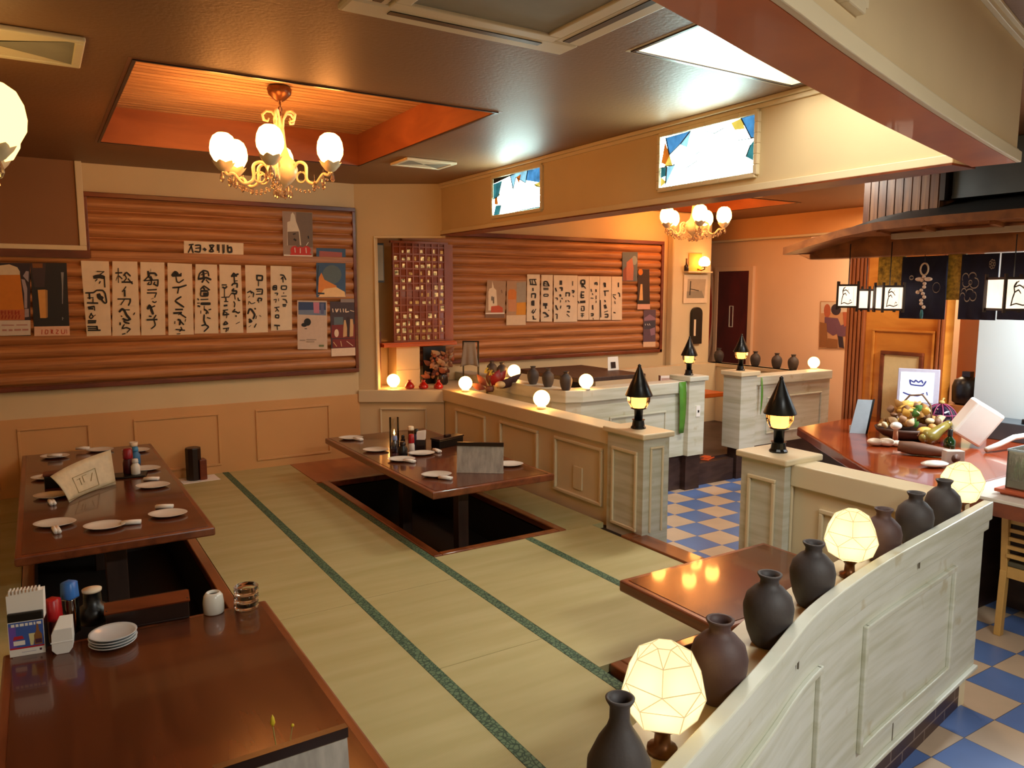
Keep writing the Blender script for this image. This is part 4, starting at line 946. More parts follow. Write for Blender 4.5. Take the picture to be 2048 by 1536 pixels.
strip('handwritten paper strip, leftmost on the left log wall, slanting and widest', [(105,100),(612,115),(655,1455),(215,1468)], zoomA, [(14,[(395,295),(525,300)]),(18,[(525,300),(455,350)]),(52,[(345,400),(440,385),(520,405)]),(22,[(530,400),(540,580)]),(22,[(455,480),(440,510)]),(20,[(400,440),(370,470)]),
 (22,[(190,685),(330,680),(390,640),(500,640),(545,700),(570,850),(540,870),(480,810)]),(58,[(425,715),(440,760),(490,785)]),(30,[(260,700),(265,790)]),(18,[(230,775),(330,770)]),(20,[(325,790),(325,850)]),(30,[(225,865),(410,870)]),(30,[(240,945),(340,930)]),(20,[(350,930),(355,1000)]),(30,[(250,970),(320,970)]),
 (18,[(300,1050),(260,1120),(290,1150),(330,1110),(280,1060)]),(14,[(330,1110),(370,1085)]),(30,[(240,1190),(375,1190)]),(26,[(240,1225),(370,1220)]),(22,[(230,1290),(390,1290)]),(22,[(240,1325),(390,1325)]),(26,[(240,1360),(455,1358)]),(30,[(395,1290),(405,1350)])])
strip('handwritten paper strip, second from left on the left log wall', [(675,110),(1125,120),(1180,1450),(675,1462)], zoomA, [(16,[(780,240),(785,500)]),(26,[(735,325),(845,320)]),(10,[(790,340),(740,460)]),(20,[(800,380),(850,430)]),(22,[(880,370),(930,315),(1000,380)]),(16,[(900,360),(930,420),(880,480)]),(30,[(850,490),(1030,490)]),(24,[(960,430),(1035,520)]),
 (20,[(920,575),(855,660)]),(34,[(895,640),(900,740)]),(24,[(775,795),(1000,795)]),(22,[(1000,795),(995,850),(965,910)]),(18,[(890,810),(830,900)]),(30,[(800,1025),(850,975),(890,1000),(930,1080),(1000,1165)]),(16,[(900,990),(985,990)]),(18,[(1060,1075),(1078,1045)]),(18,[(840,1100),(850,1115)]),(26,[(865,1150),(940,1180),(980,1170)]),(22,[(880,1190),(910,1220),(980,1235)]),(28,[(815,1225),(815,1260)]),
 (18,[(890,1255),(850,1330),(930,1310),(1000,1340)]),(18,[(1000,1340),(940,1400)]),(20,[(855,1430),(905,1420)])])
strip('handwritten paper strip, third from left on the left log wall', [(1180,125),(1615,135),(1635,1445),(1200,1452)], zoomA, [(34,[(1320,300),(1330,400)]),(24,[(1350,360),(1250,465)]),(26,[(1330,330),(1440,330),(1475,370)]),(6,[(1370,250),(1370,300)]),(50,[(1360,400),(1380,440)]),(24,[(1255,465),(1500,450)]),(22,[(1500,455),(1490,560),(1420,520)]),(18,[(1380,450),(1375,530),(1310,530),(1340,490)]),(24,[(1440,490),(1420,530)]),
 (24,[(1315,632),(1470,625)]),(24,[(1305,685),(1470,685)]),(20,[(1470,690),(1440,765)]),(8,[(1420,780),(1375,795)]),(16,[(1400,840),(1440,860),(1470,840)]),(34,[(1315,970),(1345,910),(1370,960),(1410,1065)]),(24,[(1370,950),(1440,920)]),(26,[(1345,1105),(1375,1110)]),(26,[(1460,1090),(1430,1140)]),(30,[(1305,1170),(1480,1165)]),(18,[(1430,1180),(1450,1270),(1380,1330)])])
strip('handwritten paper strip, fourth from left on the left log wall', [(1670,140),(2113,163),(2148,1437),(1690,1448)], zoomA, [(40,[(1760,370),(1810,310),(1850,340)]),(50,[(1770,370),(1905,365)]),(20,[(1915,330),(1915,370)]),(18,[(1825,400),(1840,480),(1880,500),(1960,445)]),(24,[(1765,590),(1900,580),(2010,545)]),(26,[(1875,580),(1855,690)]),(24,[(1915,755),(1810,830),(1965,940)]),
 (30,[(1820,985),(1940,985)]),(34,[(1785,1050),(1920,1040)]),(26,[(1900,1060),(2000,1130)]),(16,[(1920,1040),(1870,1080)]),(16,[(1805,1200),(1803,1240)]),(26,[(1860,1165),(1900,1180),(1890,1260)]),(26,[(1900,1190),(1960,1255)]),(14,[(2000,1160),(1990,1200)]),(22,[(1825,1345),(1980,1360)]),(16,[(1910,1300),(1930,1340),(1890,1380)]),(14,[(1840,1425),(1900,1420)])])
strip('handwritten paper strip, fifth from left, with a bold round character at its top', [(190,165),(580,175),(605,1415),(175,1420)], zoomB, [(20,[(240,440),(260,340),(330,280),(410,300),(430,380)]),(40,[(330,310),(340,440)]),(18,[(290,360),(390,330)]),(30,[(245,435),(380,410),(465,445)]),(30,[(340,440),(310,490)]),(22,[(380,450),(430,505)]),
 (20,[(280,620),(340,560),(445,630)]),(30,[(330,590),(350,620)]),(14,[(280,640),(430,635)]),(18,[(285,650),(285,740),(410,740),(410,660),(290,655)]),(56,[(345,705),(385,705)]),(20,[(285,805),(415,800)]),(22,[(230,790),(245,810)]),(18,[(220,870),(260,870)]),(30,[(235,920),(265,930)]),(38,[(290,880),(400,880),(450,880)]),(14,[(345,920),(350,1000)]),(14,[(285,1010),(285,1055)]),
 (24,[(350,980),(400,1020),(380,1060)]),(22,[(430,990),(465,980)]),(14,[(420,1030),(420,1060)]),(24,[(345,1080),(340,1180),(370,1250)]),(20,[(400,1130),(455,1145)]),(20,[(300,1275),(370,1260),(425,1300),(345,1380)])])
strip('handwritten paper strip with two thin columns, sixth from left on the left log wall', [(620,170),(1010,185),(1055,1405),(640,1412)], zoomB, [(26,[(840,390),(880,330),(900,360),(960,345)]),(30,[(840,380),(930,380)]),(26,[(885,400),(895,500)]),(16,[(890,470),(945,465)]),(22,[(845,550),(870,520),(940,515),(940,585)]),(24,[(880,610),(850,650),(930,650),(920,700),(850,690)]),(14,[(840,690),(790,760)]),(16,[(895,710),(905,800)]),(18,[(955,775),(965,820),(990,820)]),(16,[(880,840),(900,880),(890,940)]),
 (20,[(900,980),(860,1030),(910,1020),(960,1050),(985,1030)]),(26,[(920,1095),(922,1110)]),(12,[(920,1245),(985,1210)]),(22,[(670,540),(745,540)]),(24,[(680,580),(720,600),(755,570)]),(16,[(712,600),(712,750)]),(18,[(660,765),(780,760)]),(26,[(735,780),(740,840)]),(18,[(710,840),(775,840)]),(34,[(710,915),(755,910)]),(20,[(690,1000),(770,990)]),(24,[(715,1000),(690,1080),(790,1070)]),(20,[(720,1030),(760,1050)]),(16,[(760,1080),(745,1135)]),
 (20,[(720,1210),(700,1260),(770,1240),(730,1200)]),(20,[(690,1330),(780,1320)]),(20,[(750,1340),(740,1385)]),(14,[(790,1310),(770,1370)])])
strip('handwritten paper strip, seventh from left on the left log wall, rounded lower corner', [(1085,180),(1465,190),(1500,1395),(1115,1410)], zoomB, [(24,[(1290,370),(1395,380),(1390,460)]),(22,[(1300,375),(1300,450),(1390,460)]),(16,[(1328,470),(1326,560)]),(20,[(1285,620),(1395,620),(1390,710)]),(16,[(1300,655),(1360,655)]),(18,[(1285,710),(1390,705)]),(20,[(1310,830),(1330,780),(1385,790),(1370,830)]),(14,[(1335,820),(1330,860)]),
 (18,[(1125,680),(1180,650),(1200,690)]),(16,[(1190,660),(1240,690),(1230,760)]),(10,[(1140,770),(1170,740)]),(12,[(1150,840),(1145,890)]),(12,[(1160,840),(1200,880),(1265,860)]),(26,[(1135,1060),(1160,980),(1200,985),(1260,1080),(1230,1150)]),(26,[(1260,965),(1270,975)]),(14,[(1290,1100),(1280,1150)]),(30,[(1160,1160),(1200,1200),(1160,1210)]),(20,[(1285,1245),(1255,1305)]),(10,[(1150,1300),(1190,1270)]),(8,[(1345,1090),(1375,1110)])])
strip('handwritten paper strip with small characters, rightmost on the left log wall', [(1545,195),(1925,205),(1935,1355),(1555,1370)], zoomB, [(20,[(1720,360),(1780,370),(1820,445)]),(20,[(1760,400),(1735,430)]),(22,[(1765,400),(1770,490)]),(16,[(1740,560),(1830,560),(1825,620),(1745,620),(1742,565)]),(14,[(1780,680),(1782,695)]),(16,[(1740,745),(1830,742)]),(16,[(1765,800),(1820,810),(1840,865)]),(30,[(1770,900),(1820,900)]),(16,[(1770,930),(1815,930)]),
 (18,[(1590,570),(1590,625),(1650,625),(1650,555),(1595,560)]),(36,[(1605,590),(1630,590)]),(14,[(1620,690),(1675,690),(1660,725)]),(12,[(1600,810),(1650,800),(1635,860)]),(12,[(1690,790),(1690,830)]),(18,[(1620,950),(1700,940)]),(18,[(1650,960),(1690,1015)]),(14,[(1660,990),(1630,1020)]),(18,[(1635,1085),(1690,1085),(1690,1135),(1635,1130),(1635,1090)]),(28,[(1620,1270),(1705,1275)]),(16,[(1665,1290),(1668,1350)])])
paper('menu_sign', 'short horizontal handwritten sign above the strips on the left log wall', 'sign', [(88,355),(678,378),(678,525),(88,505)], zoomC, YP, PI_, (), [(14,[(140,395),(180,390)]),(14,[(165,395),(132,470)]),(16,[(160,410),(178,470)]),(12,[(200,400),(250,400),(245,465),(195,460)]),(12,[(205,430),(245,425)]),(26,[(288,435),(300,445)]),(12,[(340,400),(385,400),(340,460),(380,460),(345,405)]),(14,[(420,395),(422,450)]),(12,[(435,395),(435,470)]),(10,[(470,395),(475,480)]),(12,[(485,395),(485,470)]),(14,[(520,400),(525,465),(560,465),(555,420),(525,425)])])
# posters of the left log wall
el = lambda cx, cy, rx, ry, n=14, a0=0, a1=2*PI: [(cx+rx*math.cos(a0+(a1-a0)*i/n), cy+ry*math.sin(a0+(a1-a0)*i/n)) for i in range(n if a1-a0 > 6.2 else n+1)]
paper('drink_poster', 'poster of a white bottle with red lettering, highest on the left log wall', 'poster', [(1062,60),(1360,75),(1370,550),(1075,540)], zoomC, YP, [C('#9a8272'), C('#d8cdb8'), C('#c8291c'), C('#5a2030'), C('#75604f'), M['ink'], M['paper_white']],
  [(4,[(1200,70),(1358,80),(1366,420),(1200,420)]), (1,[(1112,170),(1140,160),(1148,95),(1165,72),(1185,100),(1200,165),(1235,260),(1250,400),(1112,400)]), (4,[(1115,265),(1225,262),(1238,400),(1118,400)]), (6,[(1078,490),(1362,500),(1364,515),(1078,505)]), (3,[(1074,510),(1365,515),(1370,550),(1075,540)]), (2,el(1185,450,42,45)), (2,el(1240,452,34,40)), (2,el(1300,450,45,44)), (2,[(1140,480),(1350,480),(1350,498),(1140,495)])],
  [(5,14,[(1170,290),(1190,285)]),(5,24,[(1180,340),(1195,350)]),(5,16,[(1318,310),(1322,330)]),(6,10,[(1185,425),(1190,470)]),(6,10,[(1240,430),(1240,475)]),(6,10,[(1295,425),(1300,475)]),(6,8,[(1320,370),(1300,400)])])
paper('scenery_poster', 'blue poster with an orange glowing hill at the right end of the left log wall', 'poster', [(1400,425),(1690,435),(1690,915),(1400,915)], zoomC, YP, [C('#39587c'), C('#a4554e'), C('#e08a3a'), C('#5a6a70'), C('#f0c890'), C('#24303c')],
  [(1,[(1430,455),(1655,470),(1655,530),(1430,515)]), (3,el(1555,690,95,95)), (2,[(1415,890),(1425,720),(1450,670),(1480,740),(1600,800),(1600,890)]), (4,[(1480,830),(1600,815),(1680,860),(1690,912),(1420,912)]), (5,[(1415,865),(1480,870),(1480,885),(1415,885)])], [(5,6,[(1420,600),(1410,800)]),(4,8,[(1580,850),(1680,870)])])
paper('advert_poster', 'pale poster with a blue top and one black blot, low on the left log wall', 'poster', [(1210,945),(1505,950),(1510,1430),(1215,1430)], zoomC, YP, [C('#cdb6a2'), C('#2d4470'), C('#6f7f9c'), C('#c27a92'), M['ink'], C('#9b8a7a'), C('#6f7a50'), C('#565e86')],
  [(1,[(1222,960),(1495,965),(1496,1040),(1222,1040)]), (2,[(1222,1040),(1496,1040),(1497,1095),(1222,1085)]), (3,[(1370,965),(1430,966),(1430,1075),(1375,1070)]), (7,[(1440,975),(1475,975),(1475,1080),(1445,1080)]), (4,el(1312,1160,35,38)), (4,el(1280,1188,30,20)), (6,[(1425,1385),(1475,1385),(1475,1405),(1425,1405)]), (5,[(1235,1335),(1290,1335),(1290,1345),(1235,1345)]), (5,[(1300,1330),(1400,1330),(1400,1340),(1300,1340)]), (5,[(1300,1350),(1380,1350),(1380,1360),(1300,1360)])], [(4,8,[(1285,1225),(1305,1225)])])
paper('bottle_calendar', 'dark poster crowded with bottles, lower right corner of the left log wall', 'poster', [(1535,955),(1780,960),(1787,1490),(1548,1500)], zoomC, YP, [C('#43333a'), C('#8d7f7c'), C('#7c2420'), C('#cfa878'), C('#e4cdb4'), C('#5a6a72'), C('#351f22')],
  [(1,[(1640,930),(1780,930),(1782,965),(1640,965)]), (5,[(1575,1110),(1665,1110),(1668,1190),(1575,1200)]), (2,[(1550,1190),(1780,1180),(1784,1320),(1550,1320)]), (3,[(1675,1140),(1690,1140),(1705,1220),(1702,1300),(1665,1310),(1668,1210)]), (3,[(1735,1130),(1760,1130),(1768,1200),(1765,1300),(1730,1305)]), (4,el(1600,1270,22,40)), (6,[(1700,1110),(1730,1110),(1728,1310),(1708,1310)]), (2,[(1560,1330),(1782,1325),(1785,1410),(1562,1415)]), (4,[(1548,1422),(1785,1412),(1787,1490),(1548,1500)])],
  [(4,12,[(1560,1030),(1565,1060)]),(4,12,[(1590,1030),(1600,1060),(1615,1030)]),(4,12,[(1635,1030),(1640,1060)]),(4,12,[(1665,1030),(1668,1060)]),(4,12,[(1690,1030),(1690,1060),(1720,1055)]),(4,10,[(1735,1045),(1770,1055)]),(3,10,[(1570,1360),(1600,1400)]),(3,10,[(1640,1350),(1650,1400)]),(4,8,[(1700,1350),(1760,1395)])])
paper('beer_poster', 'poster of a full beer mug at the left edge, beneath the boxed bulkhead', 'poster', [(-170,205),(485,212),(495,1385),(-150,1390)], zoomD, YP, [C('#2a1f2c'), C('#c8781e'), C('#b8663a'), C('#d9c6a6'), C('#9b8f98'), C('#cfc4b8'), C('#9a2c16'), C('#b07c74')],
  [(1,[(-150,400),(325,400),(390,960),(-140,980)]), (3,[(-150,405),(-120,300),(0,250),(150,232),(280,280),(322,350),(322,400)]), (2,[(-140,970),(395,960),(400,1130),(-140,1140)]), (4,[(345,470),(400,480),(440,620),(440,940),(395,940),(390,700)]), (4,[(400,950),(465,950),(470,1080),(400,1090)]), (4,[(370,420),(420,340),(465,345),(460,520)]), (5,[(-150,1140),(492,1135),(495,1375),(-150,1390)])],
  [(6,22,[(30+55*i, 985),(30+55*i, 1040)]) for i in range(6)]+[(6,22,[(45+55*i, 1060),(30+55*i, 1110)]) for i in range(6)]+[(6,12,[(20,1010),(60,1000)]),(6,12,[(130,1020),(170,1000)]),(6,12,[(250,1030),(290,1000)]),(7,36,[(45,1295),(100,1295)]),(7,36,[(150,1295),(195,1295)]),(7,36,[(240,1292),(330,1290)]),(7,36,[(370,1290),(450,1288)]),(7,22,[(30,1215),(220,1215)]),(7,22,[(270,1212),(440,1210)])])
paper('dark_calendar', 'black calendar with a tall amber glass, left of the first menu strip', 'poster', [(488,210),(1075,210),(1130,1380),(555,1392)], zoomD, YP, [C('#1b1c22'), C('#7d4a1e'), C('#d29a52'), C('#8b8a8c'), C('#e0b89e'), C('#b5402e'), C('#3a2a30'), C('#a87c48')],
  [(6,[(490,215),(740,215),(720,600),(560,600)]), (1,[(520,215),(690,215),(690,290),(530,290)]), (2,[(610,645),(730,640),(745,1100),(650,1100)]), (7,[(730,640),(768,650),(772,1090),(745,1100)]), (3,[(985,360),(1030,360),(1022,560),(1015,870),(1003,870),(1000,560)]), (4,[(553,1238),(1125,1228),(1130,1380),(555,1392)])],
  [(3,14,[(1008,1090),(1010,1130)]),(3,10,[(1008,1095),(1028,1105)]),(5,16,[(680,1290),(675,1360)]),(5,12,[(735,1290),(775,1300),(770,1350),(730,1355),(735,1295)]),(5,14,[(820,1285),(850,1310),(825,1350)]),(5,14,[(855,1290),(825,1320),(860,1350)]),(5,12,[(905,1290),(945,1295),(905,1350),(945,1350)]),(5,12,[(990,1285),(1000,1350),(1040,1345),(1050,1285)]),(5,12,[(1075,1285),(1080,1350)])])
# ---- papers on the far log wall
GS2 = 'handwritten menu strips on the far log wall'
def strip2(lab, quad, st): paper('menu_strip', lab, 'menu strip', quad, zoomE, YP2, PI_, (), st, GS2)
strip2('narrow menu strip on the far log wall, leftmost of its row', [(510,370),(645,372),(640,880),(502,878)], [(10,[(532,425),(602,425)]),(12,[(535,430),(545,470)]),(10,[(560,430),(565,470)]),(10,[(585,430),(600,470)]),(14,[(540,478),(605,482)]),(14,[(568,520),(570,545)]),(10,[(555,580),(555,620)]),(12,[(555,580),(595,580),(592,625)]),(26,[(572,660),(572,700)]),(10,[(555,660),(555,700)]),(8,[(575,750),(555,780),(590,775)]),(8,[(600,745),(570,795)]),(14,[(570,820),(578,850)]),(10,[(570,852),(600,852)])])
strip2('narrow menu strip on the far log wall with a fan-shaped first character', [(662,375),(785,376),(778,880),(655,880)], [(12,[(685,490),(690,450),(720,450),(742,495)]),(10,[(690,470),(735,480)]),(10,[(685,495),(745,495)]),(12,[(685,520),(732,520)]),(10,[(685,535),(732,535)]),(8,[(688,585),(730,585),(730,605),(688,605),(688,585)]),(30,[(688,695),(715,695)]),(14,[(705,710),(708,735)]),(14,[(680,785),(700,785),(735,820)]),(8,[(735,755),(742,760)]),(8,[(690,830),(730,825)])])
strip2('wide double menu strip on the far log wall', [(795,378),(1052,382),(1048,880),(795,884)], [(26,[(870,445),(870,475)]),(14,[(860,515),(882,515),(880,545)]),(18,[(862,590),(866,605)]),(10,[(880,625),(885,635)]),(8,[(866,650),(866,670)]),(10,[(870,710),(866,735)]),(14,[(812,520),(822,550)]),(8,[(812,625),(832,625),(832,645)]),(12,[(815,705),(825,735),(835,750)]),(8,[(812,800),(830,800),(828,850)]),(10,[(925,565),(925,605)]),(10,[(925,570),(962,570),(960,605)]),(8,[(925,650),(925,668)]),(8,[(945,650),(962,665)]),(12,[(935,712),(965,712),(960,740)]),(14,[(940,770),(960,775)]),(8,[(935,800),(962,825)]),(8,[(997,445),(997,490)]),(12,[(992,545),(1012,550),(1000,570)]),(8,[(1000,600),(1008,612)])])
strip2('narrow menu strip on the far log wall with a bold looped head character', [(1055,388),(1176,390),(1172,860),(1053,860)], [(12,[(1085,470),(1090,435),(1125,435),(1125,475),(1095,470)]),(26,[(1100,480),(1105,500)]),(10,[(1115,495),(1135,520)]),(14,[(1090,560),(1118,560)]),(12,[(1090,575),(1090,620),(1118,618)]),(14,[(1095,595),(1115,595)]),(10,[(1055,660),(1065,680)]),(26,[(1085,668),(1125,665)]),(10,[(1090,715),(1120,715)]),(8,[(1092,730),(1092,760),(1120,760),(1120,715)]),(8,[(1085,795),(1118,795)]),(8,[(1085,815),(1118,815)]),(8,[(1100,790),(1100,830)])])
strip2('narrow menu strip on the far log wall with two faint columns', [(1178,390),(1290,391),(1285,860),(1176,860)], [(10,[(1240,480),(1240,460),(1258,460),(1260,485)]),(14,[(1248,535),(1250,555)]),(8,[(1250,600),(1250,635)]),(8,[(1250,655),(1250,675)]),(10,[(1195,530),(1200,555)]),(8,[(1210,575),(1215,590)]),(8,[(1195,625),(1218,628)]),(14,[(1212,705),(1215,745)]),(10,[(1195,795),(1218,795),(1215,815),(1197,815)]),(6,[(1215,840),(1220,855)])])
strip2('narrow menu strip on the far log wall, second from the right of its row', [(1293,392),(1416,393),(1412,860),(1291,860)], [(20,[(1338,465),(1345,500)]),(10,[(1350,465),(1350,505)]),(12,[(1335,550),(1382,548)]),(12,[(1345,555),(1348,600)]),(12,[(1342,650),(1350,665)]),(26,[(1345,705),(1352,730)]),(8,[(1340,775),(1375,765)]),(10,[(1345,800),(1375,800),(1375,830),(1345,830)]),(10,[(1295,650),(1300,830)])])
strip2('narrow menu strip on the far log wall, rightmost of its row', [(1421,393),(1532,394),(1530,860),(1419,862)], [(12,[(1490,462),(1490,505)]),(8,[(1485,570),(1500,575),(1505,610)]),(8,[(1430,590),(1460,590)]),(8,[(1435,605),(1460,635)]),(8,[(1450,660),(1455,685)]),(12,[(1440,780),(1455,785)])])
paper('candle_poster', 'small poster of a white bottle and red dish on the far log wall', 'poster', [(78,432),(280,445),(265,840),(55,838)], zoomE, YP2, [C('#a88a6c'), C('#e6d6bc'), C('#c4512c'), M['paper_white'], C('#7a5a44'), M['ink']], [(1,[(90,560),(100,525),(128,515),(132,440),(150,515),(175,540),(190,760),(90,760)]), (2,[(120,715),(200,705),(245,730),(245,780),(115,780)]), (3,[(60,785),(265,782),(264,795),(58,798)]), (4,[(55,800),(264,797),(262,838),(55,838)])], [(5,12,[(128,610),(128,650)]),(5,12,[(145,615),(145,680)]),(4,12,[(230,540),(235,570)])])
paper('beer_poster', 'orange drink poster with a grey and yellow block on the far log wall', 'poster', [(290,440),(500,440),(492,915),(283,918)], zoomE, YP2, [C('#b08c6a'), C('#d07a2c'), C('#9c9484'), C('#d8921c'), C('#d9c2a2'), C('#c98a5c')], [(2,[(395,460),(498,450),(495,670),(395,675)]), (3,[(395,675),(495,672),(493,805),(390,808)]), (1,[(300,560),(320,530),(370,530),(392,560),(390,640),(300,640)]), (5,[(300,640),(390,640),(385,770),(305,770)]), (4,[(283,812),(493,808),(492,915),(283,918)])], [(2,6,[(480,480),(430,550)])])
paper('scenery_poster', 'blurred blue and pink poster, highest at the right end of the far log wall', 'poster', [(1535,130),(1700,130),(1695,445),(1535,440)], zoomE, YP2, [C('#5e6a74'), C('#b4705c'), C('#8a9aa0'), C('#8a4a3a')], [(2,el(1665,220,30,50)), (1,[(1580,240),(1640,190),(1655,300),(1650,435),(1575,435)]), (3,[(1540,330),(1575,280),(1580,440),(1540,438)])])
paper('dark_calendar', 'narrow dark poster with a candle shape near the far log wall frame', 'poster', [(1705,315),(1825,315),(1832,745),(1695,748)], zoomE, YP2, [C('#3a2418'), C('#e0b070'), C('#d07818'), M['black'], C('#d8a48c')], [(2,el(1730,345,25,35)), (1,[(1730,475),(1750,475),(1755,650),(1715,650)]), (3,[(1700,650),(1830,650),(1830,685),(1700,685)]), (4,[(1697,690),(1832,690),(1832,745),(1695,748)])])
paper('festival_poster', 'purple-grey poster, lowest at the right end of the far log wall', 'poster', [(1765,755),(1895,750),(1890,1150),(1758,1153)], zoomE, YP2, [C('#5a4454'), C('#8b6a80'), C('#3a3848'), C('#d9b896'), C('#c9c4c0')], [(1,[(1770,840),(1830,800),(1890,840),(1890,860),(1770,870)]), (2,[(1765,880),(1890,870),(1890,960),(1765,960)]), (1,[(1830,960),(1885,940),(1885,1020),(1840,1030)]), (3,[(1758,1098),(1890,1095),(1890,1150),(1758,1153)])], [(4,10,[(1780,905),(1780,918)]),(4,10,[(1800,905),(1810,918)]),(4,10,[(1822,902),(1830,918)])])
# ================================================================== CEILING EQUIPMENT
ac = thing('air_conditioner', 'square beige ceiling air conditioner with dark slots between the two lit recesses', 'air conditioner', (1.345, 2.06, ZC-.028))
def ring(mb, x0, x1, y0, y1, wd, z0, z1, mi=0): mb.box(x0, y0, z0, x1, y0+wd, z1, mi).box(x0, y1-wd, z0, x1, y1, z1, mi).box(x0, y0+wd, z0, x0+wd, y1-wd, z1, mi).box(x1-wd, y0+wd, z0, x1, y1-wd, z1, mi); return mb
h = .45; obj('frame', ring(MB(), -h, h, -h, h, .125, 0, .027), M['ac'], ac, bevel=.012)
obj('inner_frame', ring(MB(), -.322, .322, -.322, .322, .055, -.006, .02), M['ac'], ac, bevel=.004)
obj('filter_grille', MB().box(-.27, -.27, .004, .27, .27, .012), M['acgrille'], ac)
for k in range(4):
    o = obj('air_slot', MB().box(-.30, .355, -.003, .30, .385, .004), M['black'], ac); o.rotation_euler = (0, 0, k*PI/2)
def vent(label, loc, sx, sy, rz=0):
    v = thing('ceiling_vent', label, 'vent', loc, rz, 'ceiling vents')
    obj('vent_frame', ring(MB(), -sx, sx, -sy, sy, .035, 0, .02), M['ac'], v, bevel=.006)
    obj('vent_back', MB().box(-sx+.03, -sy+.03, .010, sx-.03, sy-.03, .016), M['black'], v)
    g = MB()
    for s in (-1, 1):
        g.add([(s*(sx-.035), -sy+.035, .004), (s*(sx-.035), sy-.035, .004), (s*.02, .0, .004), (s*.02, -.0, .004)], [(0, 1, 2)], 1)
    g.add([(-sx+.035, -sy+.035, .005), (sx-.035, -sy+.035, .005), (0, 0, .005)], [(0, 1, 2)], 0); g.add([(-sx+.035, sy-.035, .005), (sx-.035, sy-.035, .005), (0, 0, .005)], [(0, 1, 2)], 0)
    obj('diffuser', g, [M['ac'], M['acgrille']], v); return v
vent('beige ceiling vent with dark triangular openings at the upper left', (-.12, 3.53, ZC-.0215), .34, .20)
vent('small beige ceiling vent right of the wood-lined recess', (2.47, 5.16, ZC-.0215), .20, .15)
sl = thing('ceiling_spotlight', 'small recessed ceiling spotlight beyond the beam by the far recess', 'spotlight', (6.13, 5.20, ZC-.011)); obj('rim', MB().lathe([(.055, 0), (.06, .01), (.03, .01)], n=20), M['ac'], sl); obj('lens', MB().lathe([(.04, .003), (.001, .003)], n=16), M['globe'], sl)
# ================================================================== ALCOVE BEHIND THE DIAGONAL WALL
YA = 6.56
sc = thing('tile_screen', 'amber glass tile screen glowing in a reddish wooden frame behind the diagonal wall', 'screen', (3.12, YA, 1.03))
w2 = .31; H2 = .915
obj('backing', MB().box(-w2, .0, 0, w2, .02, H2), M['amberglass'], sc)
fr = MB(); 
for i in range(9): fr.box(-w2+i*.066, -.012, 0, -w2+i*.066+.012, 0, H2)
for j in range(14): fr.box(-w2, -.010, j*.0675, .22, -.002, j*.0675+.012)
fr.box(.22, -.014, 0, w2, 0, H2).box(-w2-.02, -.016, H2, .26, .02, H2+.02)
obj('lattice_frame', fr, M['pilaster'], sc)
tl = MB(); rnd = random.Random(5)
for i in range(8):
    for j in range(13):
        if rnd.random() < .72:
            x = -w2+i*.066+.016; z = j*.0675+.016; a = rnd.uniform(.014, .036); b = rnd.uniform(.022, .044); x += rnd.uniform(0, .02)
            tl.box(x, -.006, z, x+a, -.001, z+b, rnd.choice((0, 0, 1)))
obj('lit_glass_tiles', tl, [M['ambertile'], emis('dim_amber_tile', (1.0, .42, .10), .35, .6, 40)], sc)
cb = thing('shelf_cabinet', 'orange wooden shelf cabinet under the amber tile screen', 'cabinet', (3.05, YA+.05, .61))
obj('top_shelf', MB().box(-.36, -.10, .375, .40, .14, .41).box(-.38, -.115, .408, .38, .14, .418), M['orangewood'], cb, bevel=.004)
obj('cabinet_body', MB().box(-.22, -.06, 0, .02, .13, .375).box(-.225, -.065, .15, .02, -.06, .154), M['wallpaper'], cb, bevel=.003)
obj('side_panel', MB().box(-.42, -.02, .0, -.36, .1, .41).box(-.44, -.04, .375, -.36, .1, .52), M['redwood'], cb)
sk = thing('wall_speaker', 'black wall speaker at the left edge of the alcove opening', 'speaker', onY(757, 560, 6.62)); obj('case', MB().box(-.01, -.05, 0, .075, .05, .36), M['black'], sk, bevel=.005); obj('grille', MB().box(0, -.052, .02, .065, -.049, .34), M['acgrille'], sk)
sk.location.z = 1.58; sk.location.x = 2.66
# red pots on the ledge
RP = mesh('red_pot', MB().lathe([(.022, 0), (.040, .006), (.044, .022), (.034, .042), (.016, .060), (.013, .068), (.018, .078), (.014, .078), (.009, .066), (.009, .05)], n=22), M['redglaze'])
for px, nm in ((821, 'leftmost, beside the globe lamp'), (849, 'middle'), (879, 'rightmost, by the wall corner')):
    put('red_pot', RP, 'small red glazed pot on the diagonal ledge, %s of the three' % nm, 'pot', onZ(px, 778, .612)+Vector((0, .02, 0)), 0, 'red pots on the ledge', 1.05)
def leafmesh(mb, base, tip, wd, mi=0, bend=.02):
    b = Vector(base); t = Vector(tip); d = t-b; s = d.cross(Vector((FW.x, FW.y, .15))).normalized()*wd; n = d.cross(s).normalized()*bend; vs = []
    prof = [0, .55, .95, 1, .8, .45, 0]
    for i, q in enumerate(prof):
        k = i/(len(prof)-1); c = b+d*k+n*math.sin(PI*k); vs += [c-s*q, c+n*.4*q, c+s*q]
    mb.add(vs, [(3*i+j, 3*i+j+1, 3*i+4+j, 3*i+3+j) for i in range(len(prof)-1) for j in (0, 1)], mi, True)
da = thing('dried_arrangement', 'brown dried seed-head and leaf arrangement behind the red pots in the alcove', 'dried flowers', onZ(885, 772, .61)+Vector((.05, .12, 0)))
obj('pot', MB().lathe([(.05, 0), (.065, .02), (.06, .09), (.05, .11)], n=18), M['dark'], da)
obj('back_board', MB().box(-.14, .10, 0, .10, .115, .36), M['black'], da)
rnd = random.Random(11)
lf = MB(); cols = [C('#7a5038'), C('#9a6a4a'), C('#5a2a22'), C('#8b4a30'), C('#a98a6c')]
